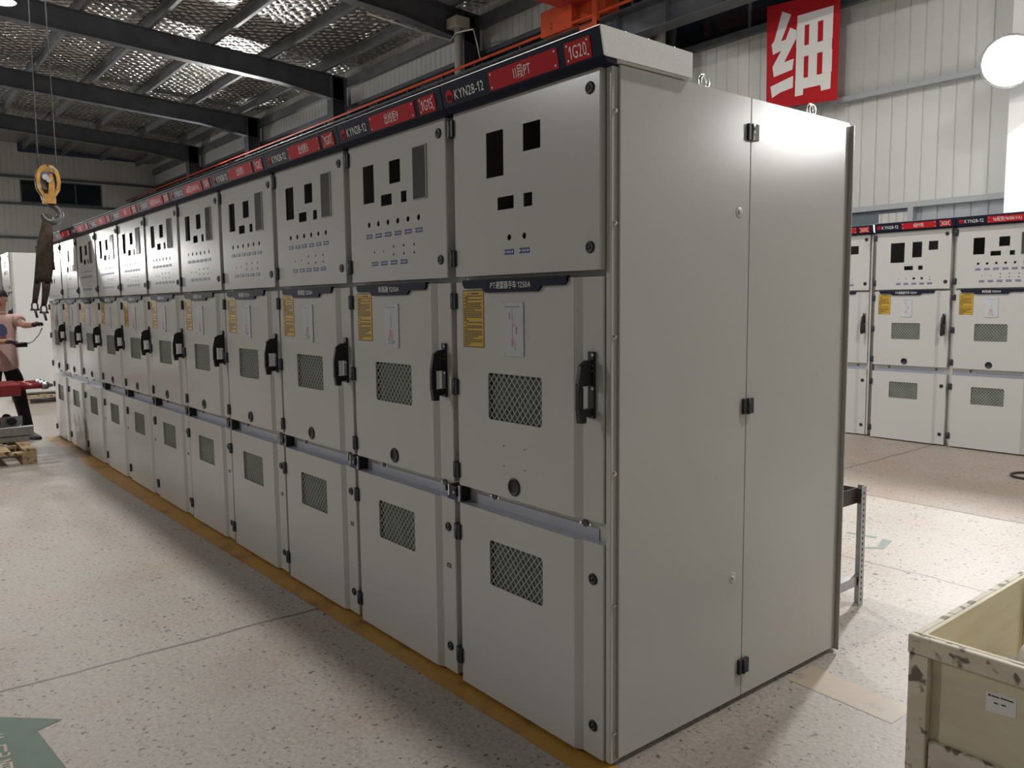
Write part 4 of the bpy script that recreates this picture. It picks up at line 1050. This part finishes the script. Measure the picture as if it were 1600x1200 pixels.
for i, x in enumerate((-.20, .0, .20)):
    b = MB(); b.lathe((x, -.02, .15), (0, 0, 1), [(.001, 0), (.07, 0), (.085, .03), (.088, .10), (.07, .16), (.085, .19), (.07, .22), (.085, .25), (.06, .29), (.06, .40), (.001, .40)], 20, 'breaker')
    b.bbox(x - .05, x + .05, -.18, .25, .46, .58, 'breaker', .012); b.build('pole', bk)
    for z in (.545,):
        a = MB(); a.cyl((x, .24, z), (x, .44, z), .028, n=16, m='breaker'); a.cyl((x, .44, z), (x, .50, z), .034, n=16, m='iron'); a.lathe((x, .44, z), (0, 1, 0), [(.034, 0), (.042, .012), (.034, .024), (.042, .036), (.034, .05), (.020, .06), (.014, .10), (.001, .10)], 14, 'zinc')
        a.build('contact_arm', bk)
b = MB(); b.tube([(-8.35, -.75, .02), (-8.5, -.5, .015), (-8.9, -.45, .015), (-9.5, -.9, .015)], .012, 'cable', 6); tag(b.build('floor_cable'), 'dark cable lying on the floor behind the red breaker truck', 'cable')
b = MB(); b.tube([(-.72 + .12 * math.cos(a), 5.66 + .14 * math.sin(a), .012) for a in [i * 2 * PI / 20 for i in range(20)]], .010, 'cable', 6, True); tag(b.build('floor_cable'), 'loop of dark cable on the floor before the wall cabinets', 'cable')

# ------------------------------------------------------------------ person
def skinned(name, chains, m, parent, sub=2, root=None):
    """chains: list of lists of ((x,y,z), radius); points shared by coordinate join up"""
    vs, es, rs = [], [], []; idx = {}
    def V(p, r):
        k = tuple(round(c, 4) for c in p)
        if k not in idx: idx[k] = len(vs); vs.append(k); rs.append(r if isinstance(r, tuple) else (r, r))
        return idx[k]
    for ch in chains:
        ids = [V(p, r) for p, r in ch]
        es += [(a, c) for a, c in zip(ids, ids[1:]) if a != c]
    me = bpy.data.meshes.new(name); me.from_pydata(vs, es, []); me.update()
    o = bpy.data.objects.new(name, me); col.objects.link(o)
    md = o.modifiers.new('skin', 'SKIN'); md.use_smooth_shade = True; md.branch_smoothing = .6
    for sv, r in zip(me.skin_vertices[0].data, rs): sv.radius = r
    me.skin_vertices[0].data[0].use_root = True
    s = o.modifiers.new('sub', 'SUBSURF'); s.levels = sub; s.render_levels = sub
    dg = bpy.context.evaluated_depsgraph_get(); me2 = bpy.data.meshes.new_from_object(o.evaluated_get(dg))
    bpy.data.objects.remove(o); bpy.data.meshes.remove(me)
    me2.name = name; me2.materials.clear(); me2.materials.append(M[m])
    for q in me2.polygons: q.use_smooth = True
    return put(name, me2, parent)
PX, PY = -8.64, -.52
ps = empty('person', (PX, PY, 0), 'person in pink shirt and black trousers guiding the hanging sling', 'person')
hip = (0, 0, .88); waist = (0, 0, 1.02); chest = (0, .005, 1.22); upch = (.0, .01, 1.34); neck = (.005, .01, 1.43); jaw = (.025, .01, 1.50); head = (.02, .01, 1.575); crown = (.01, .01, 1.64)
shL = (0, .155, 1.365); elL = (.20, .205, 1.285); wrL = (.45, .262, 1.292); haL = (.53, .288, 1.315)
shR = (0, -.155, 1.365); elR = (.02, -.245, 1.12); wrR = (.24, .035, 1.115); haR = (.30, .085, 1.125)
hiL = (0, .085, .84); knL = (-.05, .155, .45); anL = (-.14, .225, .09)
hiR = (0, -.085, .84); knR = (.02, -.12, .46); anR = (-.05, -.15, .09)
body = skinned('body', [
    [(hip, (.10, .13)), (waist, (.095, .12)), (chest, (.10, .14)), (upch, (.09, .13)), (neck, (.05, .05)), (jaw, (.066, .06)), (head, (.088, .076)), (crown, (.070, .062))],
    [(upch, (.09, .13)), (shL, .05), (elL, .040), (wrL, .028), (haL, (.034, .022))], [(upch, (.09, .13)), (shR, .05), (elR, .040), (wrR, .028), (haR, (.034, .022))],
    [(hip, (.10, .13)), (hiL, .082), (knL, .055), (anL, .038)], [(hip, (.10, .13)), (hiR, .082), (knR, .055), (anR, .038)]], 'skin', ps)
# face, ears
b = MB()
b.lathe((.098, .01, 1.555), (1, 0, -.25), [(.016, -.02), (.014, .0), (.010, .014), (.001, .02)], 10, 'skin'); b.build('nose', ps)
for s in (-1, 1):
    b = MB(); b.lathe((.094, .01 + s * .030, 1.583), (1, 0, 0), [(.009, -.016), (.008, -.006), (.004, -.003), (.001, -.002)], 10, 'white'); b.lathe((.0925, .01 + s * .030, 1.583), (1, 0, 0), [(.0045, -.002), (.0035, .001), (.0005, .0015)], 8, 'ink'); b.build('eye', ps)
    b = MB(); b.lathe((.01, .01 + s * .074, 1.565), (.2, s, 0), [(.024, -.006), (.026, .004), (.016, .010), (.001, .006)], 12, 'skin'); b.build('ear', ps)
b = MB(); b.tube([(.088, -.014, 1.523), (.0955, .0, 1.520), (.097, .01, 1.519), (.0955, .02, 1.520), (.088, .034, 1.523)], .0055, 'redink', 6); b.build('mouth', ps)
# hair cap
bm = bmesh.new(); bmesh.ops.create_uvsphere(bm, u_segments=20, v_segments=14, radius=1)
for v in bm.verts: v.co = Vector((v.co.x * .098 + .002, v.co.y * .088 + .01, v.co.z * .085 + 1.605))
bmesh.ops.delete(bm, geom=[v for v in bm.verts if v.co.z < 1.60 and v.co.x > .03 or v.co.z < 1.545], context='VERTS')
me = bpy.data.meshes.new('hair'); bm.to_mesh(me); bm.free(); me.materials.append(M['hair'])
for q in me.polygons: q.use_smooth = True
put('hair', me, ps)
mid = lambda a, c, t: tuple(a[i] + (c[i] - a[i]) * t for i in range(3))
shirt = skinned('shirt', [[((0, 0, .77), (.128, .172)), ((0, 0, .86), (.126, .170)), (waist, (.120, .160)), (chest, (.130, .172)), (upch, (.122, .165)), ((.004, .01, 1.40), (.092, .110)), ((.004, .01, 1.445), (.072, .078))],
    [(upch, (.122, .165)), (shL, .080), (mid(shL, elL, .35), .072), (mid(shL, elL, .66), .068)], [(upch, (.122, .165)), (shR, .080), (mid(shR, elR, .35), .072), (mid(shR, elR, .66), .068)]], 'pink', ps)
b = MB(); b.prism([(-.075, 1.20), (-.05, 1.17), (-.01, 1.175), (.03, 1.17), (.055, 1.20), (.05, 1.26), (.02, 1.30), (-.03, 1.305), (-.07, 1.27)], 'x', .130, .1345, 'print'); b.build('shirt_print', shirt)
skinned('trousers', [[((0, 0, .93), (.108, .140)), ((0, 0, .84), (.112, .150)), (mid((0, 0, .84), hiL, .99), .098), (mid(hiL, knL, .5), .088), (knL, .074), (mid(knL, anL, .6), .066), (mid(anL, knL, .02), .062)],
    [((0, 0, .84), (.112, .150)), (mid((0, 0, .84), hiR, .99), .098), (mid(hiR, knR, .5), .088), (knR, .074), (mid(knR, anR, .6), .066), (mid(anR, knR, .02), .062)]], 'trousers', ps)
for an, dx, dy in ((anL, .13, .065), (anR, .14, -.03)):
    b = MB(); ax, ay, _ = an
    d = Vector((dx, dy, 0)).normalized(); s_ = Vector((-d.y, d.x, 0))
    secs = [(-.055, .036, .085), (-.02, .042, .092), (.04, .044, .075), (.10, .048, .055), (.155, .042, .042), (.185, .022, .030)]
    v = []; 
    for o_, w, h in secs:
        c = Vector((ax, ay, 0)) + d * o_
        for yy, zz in ((-1, 0), (-1, .5), (-.6, 1), (.6, 1), (1, .5), (1, 0)): v.append(c + s_ * (w * yy) + Vector((0, 0, .001 + h * zz)))
    f = []
    for k in range(5): f += [(k * 6 + i, k * 6 + (i + 1) % 6, k * 6 + 6 + (i + 1) % 6, k * 6 + 6 + i) for i in range(6)]
    f += [tuple(range(6)), tuple(range(30, 36))]
    b.add(v, f, 'shoe', False); b.build('shoe', ps)
def hand(wr, dirv, up, side, curl, m, name):
    """palm, four curled fingers of unequal length and a thumb, as a glove"""
    w, d, u = Vector(wr), Vector(dirv).normalized(), Vector(up).normalized(); s_ = d.cross(u).normalized() * side
    chains = [[(tuple(w - d * .03), .030), (tuple(w + d * .03), (.036, .026)), (tuple(w + d * .075), (.040, .022))]]
    hobj = skinned(name, chains, m, ps, 2)
    for k, (off, ln) in enumerate(((-.030, .066), (-.010, .076), (.011, .071), (.031, .056))):
        base = w + d * .07 + s_ * off; p1 = base + d * ln * .42 - u * ln * .12 * curl; p2 = p1 + d * ln * .22 * (1.2 - curl) - u * ln * .34 * curl; p3 = p2 - d * ln * .20 * curl - u * ln * .26 * curl + d * ln * .2 * (1 - curl)
        skinned('finger', [[(tuple(base - d * .02), .010), (tuple(p1), .010), (tuple(p2), .009), (tuple(p3), .008)]], m, hobj, 1)
    tb = w + d * .02 - s_ * .034
    skinned('thumb', [[(tuple(tb), .013), (tuple(tb + d * .03 - s_ * .018 - u * .012), .011), (tuple(tb + d * .052 - s_ * .010 - u * .030), .009)]], m, hobj, 1)
    return hobj
hand(wrL, (.80, .28, .18), (-.1, -.2, 1), 1, .75, 'glove', 'glove')
hand(wrR, (.75, .62, .05), (-.1, .1, 1), -1, .85, 'glove', 'glove')
pd = empty('crane_remote', (PX + .34, PY + .13, 1.055), 'dark handheld crane control held in the gloved hand', 'remote control')
b = MB(); b.bbox(-.025, .025, -.035, .07, .0, .05, 'black', .008); b.cyl((.0, -.015, .05), (.0, -.015, .056), .007, n=10, m='red'); b.cyl((.0, .02, .05), (.0, .02, .056), .007, n=10, m='green'); b.build('casing', pd)
b = MB(); b.tube([(.0, .065, .03), (.05, .12, .06), (.10, .17, .13), (.13, .20, .20)], .006, 'zinc', 6); b.build('cord', pd)

# ------------------------------------------------------------------ crate contents
blob('wrapped_part', (.86, .93, .27), (.10, .11, .16), 2, 'white plastic wrapped bundle standing inside the open crate', 'wrapped bundle')

# ------------------------------------------------------------------ lamps
def lamp(name, loc, target, power, rad, label, color=(1, .95, .88), group='lamps of the hall', strength=60):
    """round bowl lamp: housing with fins, reflector rim, lit lens; the light leaves through the lens"""
    loc = Vector(loc); d = (Vector(target) - loc).normalized()
    r = empty(name, loc, label, 'lamp', group)
    r.rotation_mode = 'QUATERNION'; r.rotation_quaternion = d.to_track_quat('-Z', 'Y')
    b = MB(); b.lathe((0, 0, 0), (0, 0, 1), [(rad * .96, .0), (rad * 1.04, -.012), (rad * 1.06, 0), (rad * .95, .07), (rad * .55, .17), (rad * .42, .19), (rad * .42, .36), (.001, .36)], 28, 'zinc')
    for k in range(8):
        a = k * PI / 4; b.obox((rad * .5 * math.cos(a), rad * .5 * math.sin(a), .27), (rad * .14 * math.cos(a), rad * .14 * math.sin(a), 0), (-.004 * math.sin(a), .004 * math.cos(a), 0), (0, 0, .08), 'zinc')
    b.build('housing', r)
    b = MB(); b.cyl((0, 0, .004), (0, 0, .0), rad * .96, n=28, m='lens'); b.build('lens', r)
    b = MB(); b.tube([(0, 0, .36), (0, 0, .46)], .012, 'zinc', 8); b.build('bracket', r)
    L = bpy.data.lights.new('lamp_beam', 'AREA'); L.shape = 'DISK'; L.size = rad * 1.9; L.energy = power; L.color = color
    o = bpy.data.objects.new('lamp_beam', L); col.objects.link(o); o.parent = r; o.location = (0, 0, -.012)
    return r
WARM, COOL = (1, .975, .935), (1, .995, .98)
lamp('floodlight', (-1.93, 8.18, 4.02), (.2, .5, .6), 235, .27, 'glaring round floodlight on the white wall post at the right edge', COOL)
lamp('floodlight', (4.25, 8.5, 3.9), (1.0, 1.5, 1.0), 85, .27, 'floodlight on the back wall outside the right of the photo', COOL)
lamp('floodlight', (-35.6, -5.0, 3.7), (-10, -3, 1), 420, .35, 'floodlight on the far end wall outside the left of the photo', COOL)
lamp('floodlight', (-25.0, 8.2, 4.7), (-14, 2, 3.5), 330, .27, 'floodlight on the back wall hidden behind the far half of the row', COOL)
lamp('floodlight', (-13.0, -11.4, 8.2), (-5, 2, 2.5), 500, .27, 'added fill floodlight on the front wall behind the camera, opposite the middle of the row', COOL)  # unseen lamp added to fill the cabinet fronts
for x, y, p, w in ((-28.0, .6, 170, 'near the far end wall, added to light that wall'), (-22.0, .6, 150, 'beyond the worker, added as fill, outside the left of the photo'), (-15.9, .73, 150, 'above the worker just outside the top left corner'), (-10.2, .58, 150, 'over the far half of the long row'), (-4.2, .58, 175, 'over the near half of the long row'), (1.9, 3.6, 185, 'above the camera by the near end, added to light the wall cabinets'), (-3.2, 3.6, 120, 'over the aisle, added to light the wall cabinets')):  # the end wall pair and the aisle pair are added fill lamps
    lamp('high_bay_lamp', (x, y, 6.99), (x, y, 0), p, .24, 'high bay lamp hanging from the roof ' + w, WARM)
world = bpy.data.worlds.new('night'); scene.world = world; world.use_nodes = True
world.node_tree.nodes['Background'].inputs['Color'].default_value = (.02, .025, .035, 1)
world.node_tree.nodes['Background'].inputs['Strength'].default_value = .3

# ------------------------------------------------------------------ camera
cam = bpy.data.cameras.new('camera'); co = bpy.data.objects.new('camera', cam); col.objects.link(co)
yaw, pitch, roll = .8886, -.1001, -.0105
f = Vector((-math.sin(yaw) * math.cos(pitch), math.cos(yaw) * math.cos(pitch), math.sin(pitch)))
r_ = Vector((math.cos(yaw), math.sin(yaw), 0)); u_ = r_.cross(f)
R = math.cos(roll) * r_ + math.sin(roll) * u_; U = -math.sin(roll) * r_ + math.cos(roll) * u_
mw = Matrix(((R.x, U.x, -f.x, 1.6663), (R.y, U.y, -f.y, -1.7378), (R.z, U.z, -f.z, 1.4688), (0, 0, 0, 1)))
co.matrix_world = mw
cam.sensor_width = 36; cam.lens = 1259.678 / 1600 * 36; cam.clip_start = .05; cam.clip_end = 200
scene.camera = co
scene.view_settings.view_transform = 'Standard'; scene.view_settings.look = 'None'
scene.view_settings.exposure = 0.08; scene.view_settings.gamma = 1.0; scene.view_settings.use_curve_mapping = False
